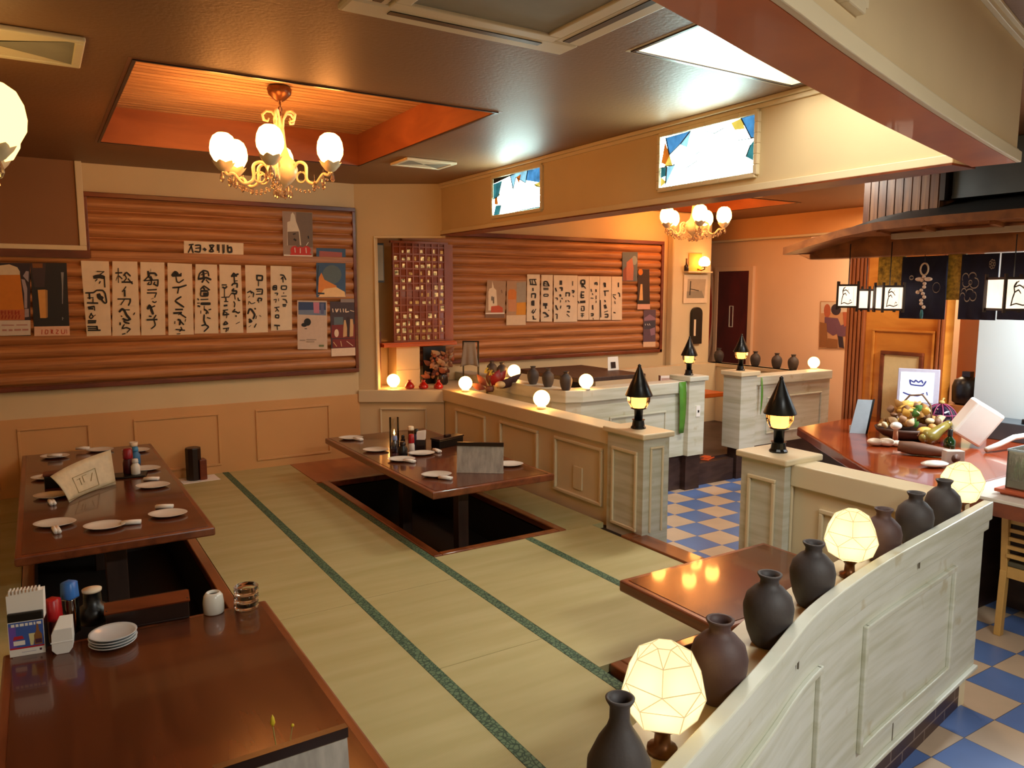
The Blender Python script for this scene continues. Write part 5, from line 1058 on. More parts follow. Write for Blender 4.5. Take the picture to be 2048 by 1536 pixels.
for i in range(46):
    a = rnd.uniform(-.13, .12); z = rnd.uniform(.04, .30); L = rnd.uniform(.06, .12); th_ = rnd.uniform(-1.3, 1.3)
    p = Vector((a, rnd.uniform(-.04, .06), z)); leafmesh(lf, p, p+Vector((L*math.sin(th_), rnd.uniform(-.03, .03), L*math.cos(th_)*.8)), L*.24, rnd.randrange(5))
o = obj('dried_leaves', lf, cols, da); o['kind'] = 'stuff'
sd = MB()
for i in range(18): sd.sph((rnd.uniform(-.11, .1), rnd.uniform(-.06, .02), rnd.uniform(.08, .3)), rnd.uniform(.012, .024), 10, 7, rnd.randrange(5))
o = obj('seed_heads', sd, cols, da); o['kind'] = 'stuff'
cs = thing('draped_cloth', 'grey cloth hung over a thin black stand beside the dried arrangement', 'cloth', onZ(925, 772, .61)+Vector((.19, .20, 0)), -YAW)
m = MB(); k = 13; rows = 12; vs = []
for j in range(rows):
    v = j/(rows-1); wdt = .055+.035*v
    for i in range(k):
        u = i/(k-1)*2-1; split = .05*max(0, v-.55)*(1-abs(u))
        vs.append((u*wdt, -.02-.014*math.cos(u*7)*v-.01*v, .40-.24*v+split))
m.add(vs, [(j*k+i, j*k+i+1, (j+1)*k+i+1, (j+1)*k+i) for j in range(rows-1) for i in range(k-1)], 0, True)
o = obj('cloth_fall', m, C('#8f8478', .85), cs); q = o.modifiers.new('thickness', 'SOLIDIFY'); q.thickness = .006
obj('stand', MB().box(-.07, -.005, 0, -.055, .01, .41).box(.075, -.005, 0, .092, .01, .41).box(-.07, -.005, .398, .092, .01, .412), M['black'], cs)
fa = thing('flower_arrangement', 'red leaves, yellow blossoms and a pale gourd at the end of the low wall', 'flowers', onX(976, 780, 3.37)+Vector((.02, 0, 0))); fa.location.z = .61
obj('pot', MB().lathe([(.03, 0), (.04, .02), (.036, .05)], n=16), C('#6a4030'), fa)
lf = MB()
for x, y, z, tx, tz, wd_, mi in ((.02, 0, .05, .07, .20, .045, 0), (.05, .03, .05, .12, .19, .04, 0), (-.03, 0, .05, -.09, .16, .03, 1), (.0, .02, .06, .01, .21, .03, 1), (-.05, -.02, .03, -.14, .08, .03, 1), (.06, -.02, .03, .15, .13, .035, 2), (.1, .0, .02, .2, .16, .04, 2)):
    leafmesh(lf, (x, y, z), (x+tx*RT.x, y+tx*RT.y, tz), wd_, mi)
obj('leaves', lf, [C('#8e1410', .3), C('#7a3a20'), C('#3a1a16')], fa)
st = MB()
for dx, dz in ((-.03, .19), (-.01, .24), (.01, .17)): st.tube([(0, 0, .04), (dx*.5, 0, dz*.6), (dx*RT.x, dx*RT.y, dz)], .003, 5)
obj('stems', st, C('#6a5a2a'), fa)
for dx, dz in ((-.03, .19), (.01, .17)):
    fl_ = MB()
    for i in range(6): leafmesh(fl_, (dx*RT.x, dx*RT.y, dz), (dx*RT.x+.03*math.cos(i), dx*RT.y+.012*math.sin(i*2), dz+.03*math.sin(i)), .008)
    obj('blossom', fl_, C('#b9a23c'), fa)
obj('gourd', MB().sph((.06*RT.x+.02, .06*RT.y-.03, .065), .04, 16, 10, sx=1.25, sz=.8), C('#cfae7a'), fa)
# dark clay vases of the far partitions
FV = mesh('clay_vase', MB().lathe(VP, n=24), M['vase'])
for px, nm in ((983, 'leftmost, beside the red leaves'), (1003, 'left of the amber globe')):
    p = onX(px, 762, 3.66); put('clay_vase', FV, 'dark clay vase on the far booth side wall, '+nm, 'vase', (3.665, min(p.y, 6.6), .69), 0, 'dark clay vases on the far partitions', .8)
for px, nm in ((1066, 'just right of the amber globe'), (1096, 'second right of the amber globe'), (1132, 'last before the bend lamp')):
    p = onX(px, 768, 3.665); put('clay_vase', FV, 'dark clay vase on the far booth side wall, '+nm, 'vase', (3.665, p.y, .69), 0, 'dark clay vases on the far partitions', .84)
for px, nm in ((1437, 'before the red door'), (1510, 'farthest of three by the peach wall'), (1553, 'middle of three by the peach wall'), (1586, 'nearest of three by the peach wall')):
    p = onX(px, 735, 7.16) if px > 1500 else onY(px, 735, 6.605); put('clay_vase', FV, 'dark clay vase on the rear booth rail, '+nm, 'vase', (p.x, p.y, .62), 0, 'dark clay vases on the far partitions', .95)
# ================================================================== FAR PIER, DOOR WALL
sn = thing('wall_sconce', 'wall sconce with a glowing egg-shaped shade on the far pier', 'lamp', onY(1396, 545, 6.70))
obj('backplate', MB().box(-.17, -.012, -.02, .05, .0, .23), C('#d9a94e'), sn, bevel=.004)
obj('bracket', MB().tube([(-.02, -.012, .04), (-.01, -.06, .02), (.01, -.10, .04), (.0, -.10, .07)], .008, 7).lathe([(.03, .06), (.035, .07)], (0, -.10, 0), 14), M['bronze'], sn)
obj('glass_shade', MB().lathe([(.03, .068), (.066, .09), (.070, .125), (.052, .168), (.02, .188), (.001, .192)], (0, -.10, 0), 20), M['globe'], sn)
bt = bottle('wall_bottle', 'little dark bottle on the ledge left of the glowing sconce', onY(1372, 545, 6.66)+Vector((0, 0, .012)), .028, .15, M['dark'], M['bronze'], .45, .35)
bt.location.y = 6.655; bt.location.z = 1.745
solo('wall_shelf', MB().box(-.21, -.09, 0, .20, 0, .02), M['paint'], 'narrow cream shelf on the far pier under the sconce', 'shelf', (6.85, 6.70, 1.7235), bevel=.004)
cl = thing('wall_calendar', 'framed grey seaside picture calendar below the sconce', 'calendar', (6.84, 6.695, 1.36), 0)
obj('sheet', MB().box(-.20, -.012, 0, .20, -.004, .34), M['paper'], cl)
pc = MB(); pc.add([(-.15, -.013, .06), (.15, -.013, .06), (.17, -.013, .29), (-.14, -.013, .29)], [(0,1,2,3)], 0); pc.add([(-.15, -.0135, .06), (.15, -.0135, .06), (.10, -.0135, .15), (-.15, -.0135, .14)], [(0,1,2,3)], 1)
stroke(pc, [(-.10, .10), (-.09, .26)], .02, 2, lambda u, v: (u, -.0145, v)); stroke(pc, [(-.09, .17), (.05, .15)], .012, 2, lambda u, v: (u, -.0145, v))
obj('picture', pc, [C('#b3a48c'), C('#8f8878'), M['ink']], cl)
wh = thing('wall_holder', 'dark arched wall holder with a pale card on the far pier', 'holder', (6.85, 6.699, .86))
arc_p = [(-.075, 0), (.095, 0), (.095, .38)]+[(.01+.085*math.cos(PI*i/8), .38+.07*math.sin(PI*i/8)) for i in range(1, 8)]+[(-.075, .38)]
m = MB(Matrix(((1, 0, 0, 0), (0, 0, -1, 0), (0, 1, 0, 0), (0, 0, 0, 1)))).prism(arc_p, 0, .04); obj('case', m, M['black'], wh); obj('card', MB().box(-.05, -.046, .1, -.02, -.040, .3), M['paper'], wh)
sb = thing('surfboard_panel', 'red and dark surfboard-shaped panel standing against the peach wall beside the door', 'panel', (7.955, 7.58, ZT+.01))
m = MB(Matrix(((0, 0, -1, 0), (1, 0, 0, 0), (0, 1, 0, 0), (0, 0, 0, 1)))); bp_ = [(.15*math.sin(2*PI*i/28)*(1 if True else 1), 1.52-.72*math.cos(2*PI*i/28)) for i in range(28)]
m.prism(bp_, -.03, 0); m.prism([(-.03, 0), (.03, 0), (.03, .86), (-.03, .86)], -.03, 0); obj('board', m, M['pink'], sb)
m = MB(Matrix(((0, 0, -1, 0), (1, 0, 0, 0), (0, 1, 0, 0), (0, 0, 0, 1)))); m.prism([(x*.82, 1.5+(z-1.52)*.8) for x, z in bp_], .0005, .004)
obj('red_face', m, C('#b52a14', .4), sb)
PX = 7.99
def peachP(px, py, d=0): p = onX(px, py, PX); return p-Vector((d, 0, 0))
m = MB(); q = [(1641, 602), (1699, 603), (1697, 697), (1638, 696)]; W3 = [peachP(*c) for c in q]; m.sheet(W3[3], W3[2], W3[1], W3[0], .003, 0)
Z6 = lambda u, v: (1536+u/4, 384+v/4)
for k, (mi, poly) in enumerate([(1, [(425,880),(640,880),(640,960),(425,970)]), (2, el(475,950,28,55)), (3, [(455,1000),(560,1010),(600,1110),(520,1150),(450,1100)]), (4, el(545,940,40,45)), (5, [(415,1040),(470,1050),(480,1240),(410,1240)]), (3, [(540,1080),(640,1050),(640,1150),(560,1160)]), (2, [(600,960),(640,960),(640,1060),(610,1080)]), (4, [(560,1150),(600,1160),(610,1250),(570,1240)]), (5, [(480,1170),(560,1180),(560,1245),(470,1245)])]):
    m.add([peachP(*Z6(u, v), d=.0015+.0004*k) for u, v in poly], [tuple(range(len(poly)))], mi)
solo('picture_poster', m, [C('#b98a62'), C('#c9b49a'), C('#a8583a'), C('#6a4656'), C('#2f2630'), C('#8a5a34')], 'colourful figure picture poster on the peach wall beside the hanging lanterns', 'poster', origin=W3[3])
# booth table and menu seen through the opening
bt_ = thing('booth_table', 'orange-brown booth table seen through the opening between the white posts', 'table', (5.75, 5.95, -.1)); obj('tabletop', MB().box(-.45, -.35, .48, .45, .35, .53), M['orangewood'], bt_, bevel=.006); obj('leg', MB().box(-.06, -.06, 0, .06, .06, .48), M['black'], bt_)
mc = thing('menu_stand', 'pale framed menu on the booth table between the white posts', 'menu', (5.62, 5.80, .4305), -.3, 'folded menus with dark top rail')
obj('menu_sheet', MB().sheet((-.13, -.01, 0), (.13, -.01, 0), (.13, .02, .19), (-.13, .02, .19), .01), M['paper_white'], mc); obj('picture', MB().sheet((-.11, -.0115, .02), (.11, -.0115, .02), (.11, .017, .17), (-.11, .017, .17), .0005), C('#b7988c'), mc); obj('frame', MB().box(-.135, -.012, -.0, -.13, .03, .195).box(.13, -.012, 0, .135, .03, .195), M['redwood'], mc)
bA = thing('booth_table', 'dark booth table partly hidden behind the long white booth wall', 'table', (4.45, 5.85, -.1)); obj('tabletop', MB().box(-.4, -.5, .79, .4, .5, .83), M['legwood'], bA, bevel=.006); obj('leg', MB().box(-.06, -.06, 0, .06, .06, .79), M['black'], bA)
mb_ = thing('menu_card', 'small white menu card standing on the dark table behind the booth wall', 'menu', onY(1322, 757, 5.75)); mb_.location.z = .7305; mb_.location.x = min(mb_.location.x, 4.78)
obj('card', MB().sheet((-.07, -.01, 0), (.07, -.01, 0), (.08, .02, .13), (-.05, .02, .13), .004), M['paper_white'], mb_); obj('print', MB().sheet((-.03, -.0115, .02), (.03, -.0115, .02), (.035, .004, .08), (-.025, .004, .08), .0005), M['dark'], mb_)
def greenstrip(label, x, y0, z1, z0, wd):
    m = MB(); k = 8; vs = []
    for i in range(k+1):
        t = i/k; ww = wd*(1-.35*t*t) if wd > .03 else wd*math.sin(PI*(.12+.86*t)); yy = y0-.006-.012*math.sin(PI*t); vs += [(x-ww/2, yy, z1+(z0-z1)*t), (x+ww/2, yy, z1+(z0-z1)*t)]
    m.add(vs, [(2*i, 2*i+1, 2*i+3, 2*i+2) for i in range(k)], 0, True); o = solo('green_streamer', m, M['green'], label, 'streamer', group='green plastic streamers', origin=(x, y0, z0)); q = o.modifiers.new('thickness', 'SOLIDIFY'); q.thickness = .003
greenstrip('broad green streamer hanging on the white wall left of the booth entrance', 4.90, 4.922, .69, .22, .085)
greenstrip('thin curved green streamer hanging right of the orange-lit post', 5.97, 4.928, .665, .30, .028)
solo('orange_cloth', MB().box(-.09, -.06, 0, .09, .06, .012).box(-.05, -.04, .012, .07, .04, .02), C('#c8501e'), 'folded orange cloth on the dark entrance step', 'cloth', (5.44, 5.12, -.1195), .4, bevel=.006)
# ================================================================== BAR AND KIOSK
BZ = .45
br_ = thing('bar_counter', 'angled reddish wooden bar counter behind the cream partition', 'counter', (5.0, 2.9, ZT))
loc = lambda poly: [(x-5.0, y-2.9) for x, y in poly]
obj('worktop', MB().prism(loc([(4.97, 3.74), (5.95, 3.80), (5.95, 2.08), (4.02, 2.08), (4.09, 2.56)]), BZ-.07-ZT, BZ-ZT), M['bar'], br_, bevel=.012)
obj('front_panel', MB().prism(loc([(5.08, 3.60), (5.9, 3.66), (5.9, 2.12), (4.3, 2.12), (4.28, 2.56)]), 0, BZ-.07-ZT), M['darkbase'], br_)
wcn = thing('service_counter', 'pale service counter with a dark edge right of the bar', 'counter', (4.9, 1.5, ZT))
obj('worktop', MB().box(-.82, -.7, BZ-ZT-.018, 1.0, .575, BZ-ZT), C('#cfc8bc', .3), wcn, bevel=.004)
obj('front_edge', MB().box(-.82, -.7, BZ-ZT-.09, 1.0, .575, BZ-ZT-.018), M['redwood'], wcn)
obj('base_cabinet', MB().box(-.2, -.68, 0, 1.0, .55, BZ-ZT-.09), M['darkbase'], wcn)
ch = thing('dining_chair', 'pale wooden ladder-back chair tucked under the service counter at the right edge', 'chair', (4.28, 1.885, ZT), 0)
CW = .42
for y in (0, -CW): obj('back_leg', MB().beam((-.015, y, .0), (.0, y, .36), .034, .04).beam((0, y, .355), (-.03, y, .665), .034, .034), C('#b98f4e', .4), ch, bevel=.004)
for y in (0, -CW): obj('front_leg', MB().beam((.38, y, 0), (.37, y, .37), .036, .036), C('#b98f4e', .4), ch, bevel=.004)
for i in range(5): obj('back_slat', MB().beam((-.026+.004*(4-i), -.015, .63-.045*i), (-.026+.004*(4-i), -CW+.015, .63-.045*i), .016, .02), C('#b98f4e', .4), ch)
obj('seat', MB().box(-.01, -CW-.015, .385, .40, .015, .415), C('#4a4430', .7), ch, bevel=.008)
obj('seat_rail', MB().box(-.012, -CW, .325, .0, 0, .385).box(.37, -CW, .325, .385, 0, .385).box(0, -.012, .325, .37, .0, .385).box(0, -CW, .325, .37, -CW+.012, .385), C('#b98f4e', .4), ch)
tk = thing('glass_terrarium', 'glass tank of green moss on a terracotta tray at the right edge', 'terrarium', onZ(2003, 988, BZ)+Vector((.13, -.12, .0005)), 0)
obj('tray', MB().box(-.13, -.24, 0, .16, .13, .012).box(-.15, -.26, .012, .18, .15, .03), C('#b0502c', .5), tk, bevel=.004)
obj('glass_case', ring(MB(), -.11, .14, -.22, .115, .004, .03, .235), M['thin'], tk)
obj('rim', ring(MB(), -.113, .143, -.223, .118, .008, .23, .24), C('#9fb0b8', .3), tk)
rnd = random.Random(3); gm = MB()
for i in range(700):
    x, y = rnd.uniform(-.10, .13), rnd.uniform(-.21, .105); hh = rnd.uniform(.08, .165); gm.tube([(x, y, .03), (x+rnd.uniform(-.01, .01), y+rnd.uniform(-.01, .01), .03+hh)], [.002, .0006], 3, rnd.randrange(2))
o = obj('moss', gm, [C('#1f4218'), C('#35601f')], tk); o['kind'] = 'stuff'
obj('soil', MB().box(-.105, -.215, .03, .135, .11, .075), M['dark'], tk)
# things piled on the bar
def onbar(px, py, dz=.0005): p = onZ(px, py, BZ); p.z += dz; return p
mo = thing('display_box', 'small white box monitor with a blue drawing on its lit screen at the bar', 'monitor', (5.74, 3.24, BZ+.0005), -1.05)
obj('stand', MB().box(-.10, .03, 0, .10, .16, .168), M['black'], mo, bevel=.004)
obj('case', MB(Matrix.Translation((0, 0, .168))).add([(-.145, 0, 0), (.145, 0, 0), (.145, 0, .29), (-.145, 0, .29), (-.10, .2, .02), (.10, .2, .02), (.10, .2, .25), (-.10, .2, .25)], [(0,1,2,3), (7,6,5,4), (0,4,5,1), (1,5,6,2), (2,6,7,3), (3,7,4,0)]), C('#b9b6c6', .4), mo, bevel=.006)
sm_ = MB(Matrix.Translation((0, 0, .168))); rect(sm_, -.125, .105, .03, .26, 0, -.0415+.0443) if False else sm_.add([(-.125, -.003, .03), (.105, -.003, .03), (.105, -.003, .262), (-.125, -.003, .262)], [(0,1,2,3)], 0)
for pts in ([(-.06, .20), (-.05, .165), (.03, .16), (.05, .195)], [(-.06, .2), (-.03, .185), (-.02, .2), (.0, .185), (.02, .2), (.03, .18)], [(-.10, .10), (-.06, .085), (.0, .08), (.04, .10)], [(.06, .11), (.065, .09)]): stroke(sm_, pts, .012, 1, lambda u, v: (u, -.0045, v))
obj('screen', sm_, [M['screen'], C('#3a3f86')], mo)
gs = thing('sign_stand', 'grey leaning sign stand at the back corner of the bar', 'sign', onbar(1742, 868)+Vector((-.07, .07, 0)), -.9)
obj('sign_board', MB().sheet((-.05, 0, 0), (.06, 0, 0), (.10, .05, .25), (0, .05, .25), .012), C('#8f9aa2', .3), gs); obj('black_edge', MB().sheet((.062, 0, 0), (.075, .012, 0), (.118, .062, .255), (.102, .05, .25), .012), M['black'], gs)
solo('acrylic_block', MB().box(-.035, -.025, 0, .035, .025, .045), M['ceramic_grey'], 'small clear-white block by the grey sign on the bar', 'block', onbar(1708, 862), .2, bevel=.004)
bk_ = thing('dried_basket', 'shallow basket heaped with golden dried husks and shells on the bar', 'basket', onbar(1800, 880)+Vector((.12, .0, 0)), -.5)
obj('basket_bowl', MB().lathe([(.10, 0), (.15, .02), (.19, .06), (.20, .085), (.185, .08), (.14, .04), (.001, .03)], n=26, sx=1.25, sy=.9), C('#4a2c1a'), bk_)
obj('basket_handle', MB().tube([(-.02, .1, .06), (-.02, .11, .22), (.03, .08, .30), (.10, .04, .31), (.14, .0, .24), (.15, -.02, .08)], .007, 7), C('#6b4a2a'), bk_)
rnd = random.Random(21); hk = MB(); cols = [C('#a97a3c'), C('#c8983a'), C('#8a6038'), C('#cdb48a'), C('#6f4a2c'), C('#4a7a34')]
for i in range(110):
    a, r_ = rnd.uniform(0, 2*PI), rnd.uniform(0, .19); z = .06+.19*(1-(r_/.2)**2)*rnd.uniform(.3, 1)
    p = Vector((r_*1.2*math.cos(a), r_*.85*math.sin(a), z))
    if i % 2: hk.sph(p, rnd.uniform(.02, .045), 10, 7, rnd.randrange(5), sx=rnd.uniform(.7, 1.5), sy=rnd.uniform(.6, 1.1), sz=rnd.uniform(.5, .9))
    else:
        q = p+Vector((rnd.uniform(-.08, .08), rnd.uniform(-.05, .05), rnd.uniform(-.01, .07))); leafmesh(hk, p, q, .026, rnd.randrange(6))
o = obj('dried_husks', hk, cols, bk_); o['kind'] = 'stuff'
nbll = thing('glass_float', 'dark purple glass float in a pink cord net on the bar', 'glass float', onbar(1868, 866)+Vector((.04, -.02, .008)))
obj('ball', MB().sph((0, 0, .105), .105, 26, 16), mat('purple_glass', '#1e0f24', .06, .1, coat=.6), nbll)
nt_ = MB()
for k in range(5):
    a = PI*k/5; u = Vector((math.cos(a), math.sin(a), 0)); nt_.tube(arc((0, 0, .105), .107, 0, 2*PI, 28, u, (0, 0, 1)), .0042, 5)
for z in (-.045, .03): nt_.tube(arc((0, 0, .105+z), math.sqrt(.107**2-z*z), 0, 2*PI, 28, (1, 0, 0), (0, 1, 0)), .0042, 5)
obj('cord_net', nt_, C('#8a2a52', .6), nbll); obj('top_knot', MB().sph((0, 0, .222), .022, 12, 8, sz=.7).tube([(0, 0, .22), (.02, .0, .25), (.05, .01, .245)], .008, 6), C('#a98a4a'), nbll)
gd = thing('gourd', 'olive-brown curved gourd in front of the white box on the bar', 'gourd', onbar(1866, 893)+Vector((.0, .02, 0)), -YAW)
obj('gourd_body', MB().tube([(-.05, 0, .055), (-.02, 0, .06), (.02, .0, .075), (.06, .0, .115), (.11, .01, .145)], [.028, .054, .045, .032, .027], 14).sph((.118, .01, .148), .027, 12, 8).sph((-.05, 0, .055), .03, 12, 8), C('#7a6a2c', .3), gd)
solo('driftwood', MB().tube([(-.16, .02, .05), (-.08, .0, .045), (.0, -.01, .04), (.1, -.01, .032), (.18, .0, .026)], [.034, .044, .04, .030, .02], 12), C('#6a4630', .6), 'brown driftwood piece along the front of the bar pile', 'driftwood', onbar(1852, 912), -YAW-.35)
solo('sea_shell', MB().sph((-.05, 0, .026), .045, 14, 9, sx=1.2, sz=.56).sph((.02, .0, .028), .05, 14, 9, sx=1.1, sz=.56).sph((.085, 0, .022), .035, 12, 8, sz=.6), C('#d6c6b2', .35), 'row of pale lumpy shells at the left front of the bar pile', 'shells', onbar(1766, 892), -YAW-.25)
ms = thing('mushroom_ornament', 'white-capped mushroom ornament in front of the basket', 'ornament', onbar(1786, 896)+Vector((.02, -.0, .0)))
ms.location.z = BZ+.055
obj('stalk', MB().lathe([(.018, 0), (.014, .06), (.012, .075)], n=14), C('#b98a6a'), ms); obj('mushroom_cap', MB().sph((0, 0, .095), .036, 16, 10, sx=1.15, sz=.75), M['ceramic'], ms)
solo('scallop_shell', MB().lathe([(.001, 0), (.05, .004), (.088, .016), (.09, .024), (.06, .034), (.001, .042)], n=22, sx=1.0, sy=.62), M['ceramic'], 'single flat white shell lying in front on the bar', 'shell', onbar(1869, 934), -.3)
grb = bottle('green_bottle', 'dark green bottle between the gourd and the white box', onbar(1898, 903), .035, .15, mat('green_glass', '#0e2a10', .06, .1, coat=.5), M['black'], .3, .4)
tgc = thing('card_tag', 'small beige card box with a brown round mark by the far faceted lamp', 'box', onbar(1905, 928), -YAW)
obj('box_body', MB().box(-.055, -.03, 0, .055, .03, .085), C('#b3a398'), tgc, bevel=.003); obj('round_mark', MB(Matrix(((1, 0, 0, 0), (0, 0, 1, -.031), (0, 1, 0, .04), (0, 0, 0, 1)))).lathe([(.028, 0), (.001, .0005)], n=18), C('#7a5546'), tgc)
wb_ = solo('white_box', MB().box(-.10, -.08, -.13, .10, .08, .13), M['white'], 'bright white box tipped on its corner at the right of the bar', 'box', onbar(1955, 898)+Vector((.05, .05, .172)), bevel=.016)
wb_.rotation_euler = (.12, .55, -.75)
solo('paper_bag', MB().add([(-.05, -.03, 0), (.05, -.03, 0), (.05, .03, 0), (-.05, .03, 0), (-.03, -.005, .17), (.02, -.005, .15), (.02, .005, .15), (-.03, .005, .17)], [(3,2,1,0), (4,5,6,7), (0,1,5,4), (1,2,6,5), (2,3,7,6), (3,0,4,7)]), C('#b3a67c'), 'crumpled beige paper cone behind the glass float', 'paper bag', onbar(1918, 862)+Vector((.0, -.05, 0)), -YAW)
hs = thing('hose_arm', 'curved white tube lying at the right edge of the bar', 'tube', onbar(2010, 905)+Vector((.10, .0, 0)))
obj('tube', MB().tube([(-.22, .06, .02), (-.12, .03, .05), (.0, 0, .09), (.14, -.04, .10), (.3, -.10, .09), (.36, -.12, .016)], .018, 10), C('#cfccc0', .4), hs)
gb = thing('metal_rack', 'low grey metal rack against the white tiles', 'rack', (5.86, 2.56, BZ+.0005), 0)
obj('rack_body', MB().box(-.12, -.26, 0, .13, .16, .13), M['steel'], gb, bevel=.004)
for y in (-.16, -.06): obj('knob', MB().lathe([(.02, .13), (.02, .16), (.016, .165)], (-.07, y, 0), 12), M['black'], gb)
# wall of the kiosk
wk = struct('wall_kiosk', MB().box(6.0, 3.2, ZT, 6.12, 4.06, 1.95), M['kioskwood'])
pm = MB()
for i in range(5): pm.box(5.965, 3.87+i*.036, ZT, 6.0, 3.895+i*.036, 1.95)
struct('pilaster', pm, M['pilaster'], wk, .006)
struct('pilaster.001', MB().box(5.97, 3.2, ZT, 6.0, 3.222, 1.95).box(5.97, 3.228, ZT, 6.0, 3.25, 1.95), M['pilaster'], wk, .006)
frm = MB(); frame_x(frm, 6.0, .02, 3.29, 3.78, -.2, 1.17, .02); struct('panel_moulding', frm, M['kioskwood'], wk, .004)
frm = MB(); frame_x(frm, 6.0, .03, 3.38, 3.68, -.2, .98, .03); struct('panel_frame', frm, M['redwood'], wk, .004)
struct('cream_panel', MB().box(5.985, 3.38, -.2, 6.0, 3.68, .98), C('#d9c08a', .35), wk)
struct('wall_kitchen', MB().box(6.0, 1.2, ZT, 6.12, 2.955, 2.0), M['tilewhite'])
struct('wall_kitchen_end', MB().box(6.4, 2.85, ZT, 6.5, 3.3, 2.0), M['pink'])
rc = thing('rice_cooker', 'big black pot on the shelf between the wooden panel and white tiles', 'pot', (6.14, 3.078, .62)); 
obj('pot_body', MB().lathe([(.07, 0), (.10, .02), (.105, .14), (.09, .19), (.04, .22)], n=22), M['black'], rc); obj('lid_knob', MB().box(-.03, -.03, .215, .03, .03, .26), M['dark'], rc)
solo('kitchen_shelf', MB().box(6.0, 2.965, ZT, 6.38, 3.19, .62), M['board'], 'brown kitchen shelf block under the black pot', 'shelf', origin=(6.19, 3.08, ZT))
# kiosk roof: long eave along the bar, tip turned down at the far end
kr = thing('kiosk_roof', 'dark tiled kiosk roof with brown curved eave over the bar', 'roof', (5.0, 2.6, 1.74))
L = lambda x, y, z: (x-5.0, y-2.6, z-1.74)
ev = [(4.70, 3.72, 1.815), (4.70, 3.50, 1.865), (4.70, 3.25, 1.915), (4.70, 3.0, 1.945), (4.70, 2.6, 1.955), (4.70, 2.0, 1.955), (4.70, .9, 1.955)]
m = MB(); n = len(ev); top = [L(*p) for p in ev]; bk2 = [L(5.9, p[1]-.1*(i == 0), p[2]+.33 if i > 2 else p[2]+.12*i) for i, p in enumerate(ev)]
m.add(top+bk2, [(i, i+1, n+i+1, n+i) for i in range(n-1)], 0); obj('roof_tiles', m, M['rooftile'], kr)
m = MB(); lo = [L(p[0]-.01, p[1], p[2]-.045) for p in ev]; up_ = [L(p[0]-.01, p[1], p[2]+.006) for p in ev]; inn = [L(p[0]+.05, p[1], p[2]-.045) for p in ev]
m.add(lo+up_+inn, [(i, i+1, n+i+1, n+i) for i in range(n-1)]+[(2*n+i, 2*n+i+1, i+1, i) for i in range(n-1)]); m.add([lo[0], up_[0], bk2[0], inn[0]], [(0, 1, 2, 3)])
obj('fascia', m, M['eave'], kr)
m = MB(); ib = [L(5.0, p[1], p[2]-.07 if i > 2 else p[2]-.03) for i, p in enumerate(ev)]; m.add(inn+ib, [(i, i+1, n+i+1, n+i) for i in range(n-1)]); obj('soffit_boards', m, M['eave'], kr)
obj('front_beam', MB().box(0, -1.7, 0, .12, 1.12, .17).add([(0, 1.12, 0.0), (.12, 1.12, 0.0), (.12, 1.12, .15), (0, 1.12, .15), (0, 1.24, .05), (.12, 1.24, .05), (.12, 1.27, .10), (0, 1.27, .10)], [(0,3,2,1), (4,5,6,7), (0,1,5,4), (1,2,6,5), (2,3,7,6), (3,0,4,7)]), M['eave'], kr, bevel=.006)
obj('pale_rafter_beam', MB().box(-.16, -1.7, .105, -.11, .38, .14), C('#a08a70', .5), kr)
for y in (-1.2, -.75, -.3, .1, .4): obj('rafter', MB().beam((-.27, y, .165), (.02, y, .13), .03, .035), M['eave'], kr)
cbx = thing('copper_hood', 'brown ribbed copper sheet box above the kiosk roof', 'hood', (5.05, 3.06, 1.97))
obj('sheet_box', MB().box(0, -.27, 0, .7, .27, .46), M['copper'], cbx); rb = MB()
for i in range(9): rb.box(-.006, -.26+i*.06, .0, 0, -.245+i*.06, .46)
obj('ribs', rb, M['copper'], cbx); obj('corner_post', MB().box(-.01, -.305, .12, .05, -.272, .46), M['dark'], cbx)
dk = thing('steel_duct', 'blue-grey steel duct above the kiosk roof at the right edge', 'duct', (5.1, 1.8, 2.10)); obj('duct_body', MB().box(0, -1.0, 0, .7, .94, .335), M['steel'], dk); obj('seam_strip', MB().box(-.006, -1.0, .0, 0, .94, .02), M['steel'], dk)
# noren curtains, gold panels
def cloth(label, px0, px1, py0, py1, xx, group='navy shop curtains under the kiosk eave', deco=None):
    a, b, c = onX(px0, py0, xx), onX(px1, py0, xx), onX((px0+px1)/2, py1, xx); z1, z0 = max(a.z, b.z), c.z
    z1 = 1.735; t = thing('shop_curtain', label, 'curtain', (xx, (a.y+b.y)/2, z0), 0, group); k = 22; wy = (a.y-b.y)/2; m = MB(); vs = []
    for i in range(k+1):
        u = i/k*2-1
        for z in (z1-z0, (z1-z0)*.5, 0): vs.append((.006*math.sin(u*9)*(1-z/(z1-z0)*.7), -u*wy, z))
    m.add(vs, [(3*i+j, 3*i+j+1, 3*i+4+j, 3*i+3+j) for i in range(k) for j in (0, 1)], 0, True); o = obj('cloth_panel', m, M['navy'], t); q = o.modifiers.new('thickness', 'SOLIDIFY'); q.thickness = .004; q.offset = 1 if False else 0
    if deco:
        d = MB()
        for pts, wd_ in deco: stroke(d, pts, wd_, 0, lambda u, v: (-.013, -u*wy, v*(z1-z0)))
        obj('crest', d, C('#8a7a6a'), t)
    return t
cloth('navy shop curtain with a charm hanging before it, left of the gold panel', 1806, 1897, 512, 638, 5.06, deco=[([(-.5+.09*math.cos(2*PI*i/9), .66+.03*math.sin(2*PI*i/9)) for i in range(10)], .02), ([(.62+.16*math.cos(2*PI*i/9), .5+.08*math.sin(2*PI*i/9)) for i in range(10)], .012)])
scl = lambda cx, cy, rx, ry, a0, a1: [(cx+rx*math.cos(a0+(a1-a0)*i/7), cy+ry*math.sin(a0+(a1-a0)*i/7)) for i in range(8)]
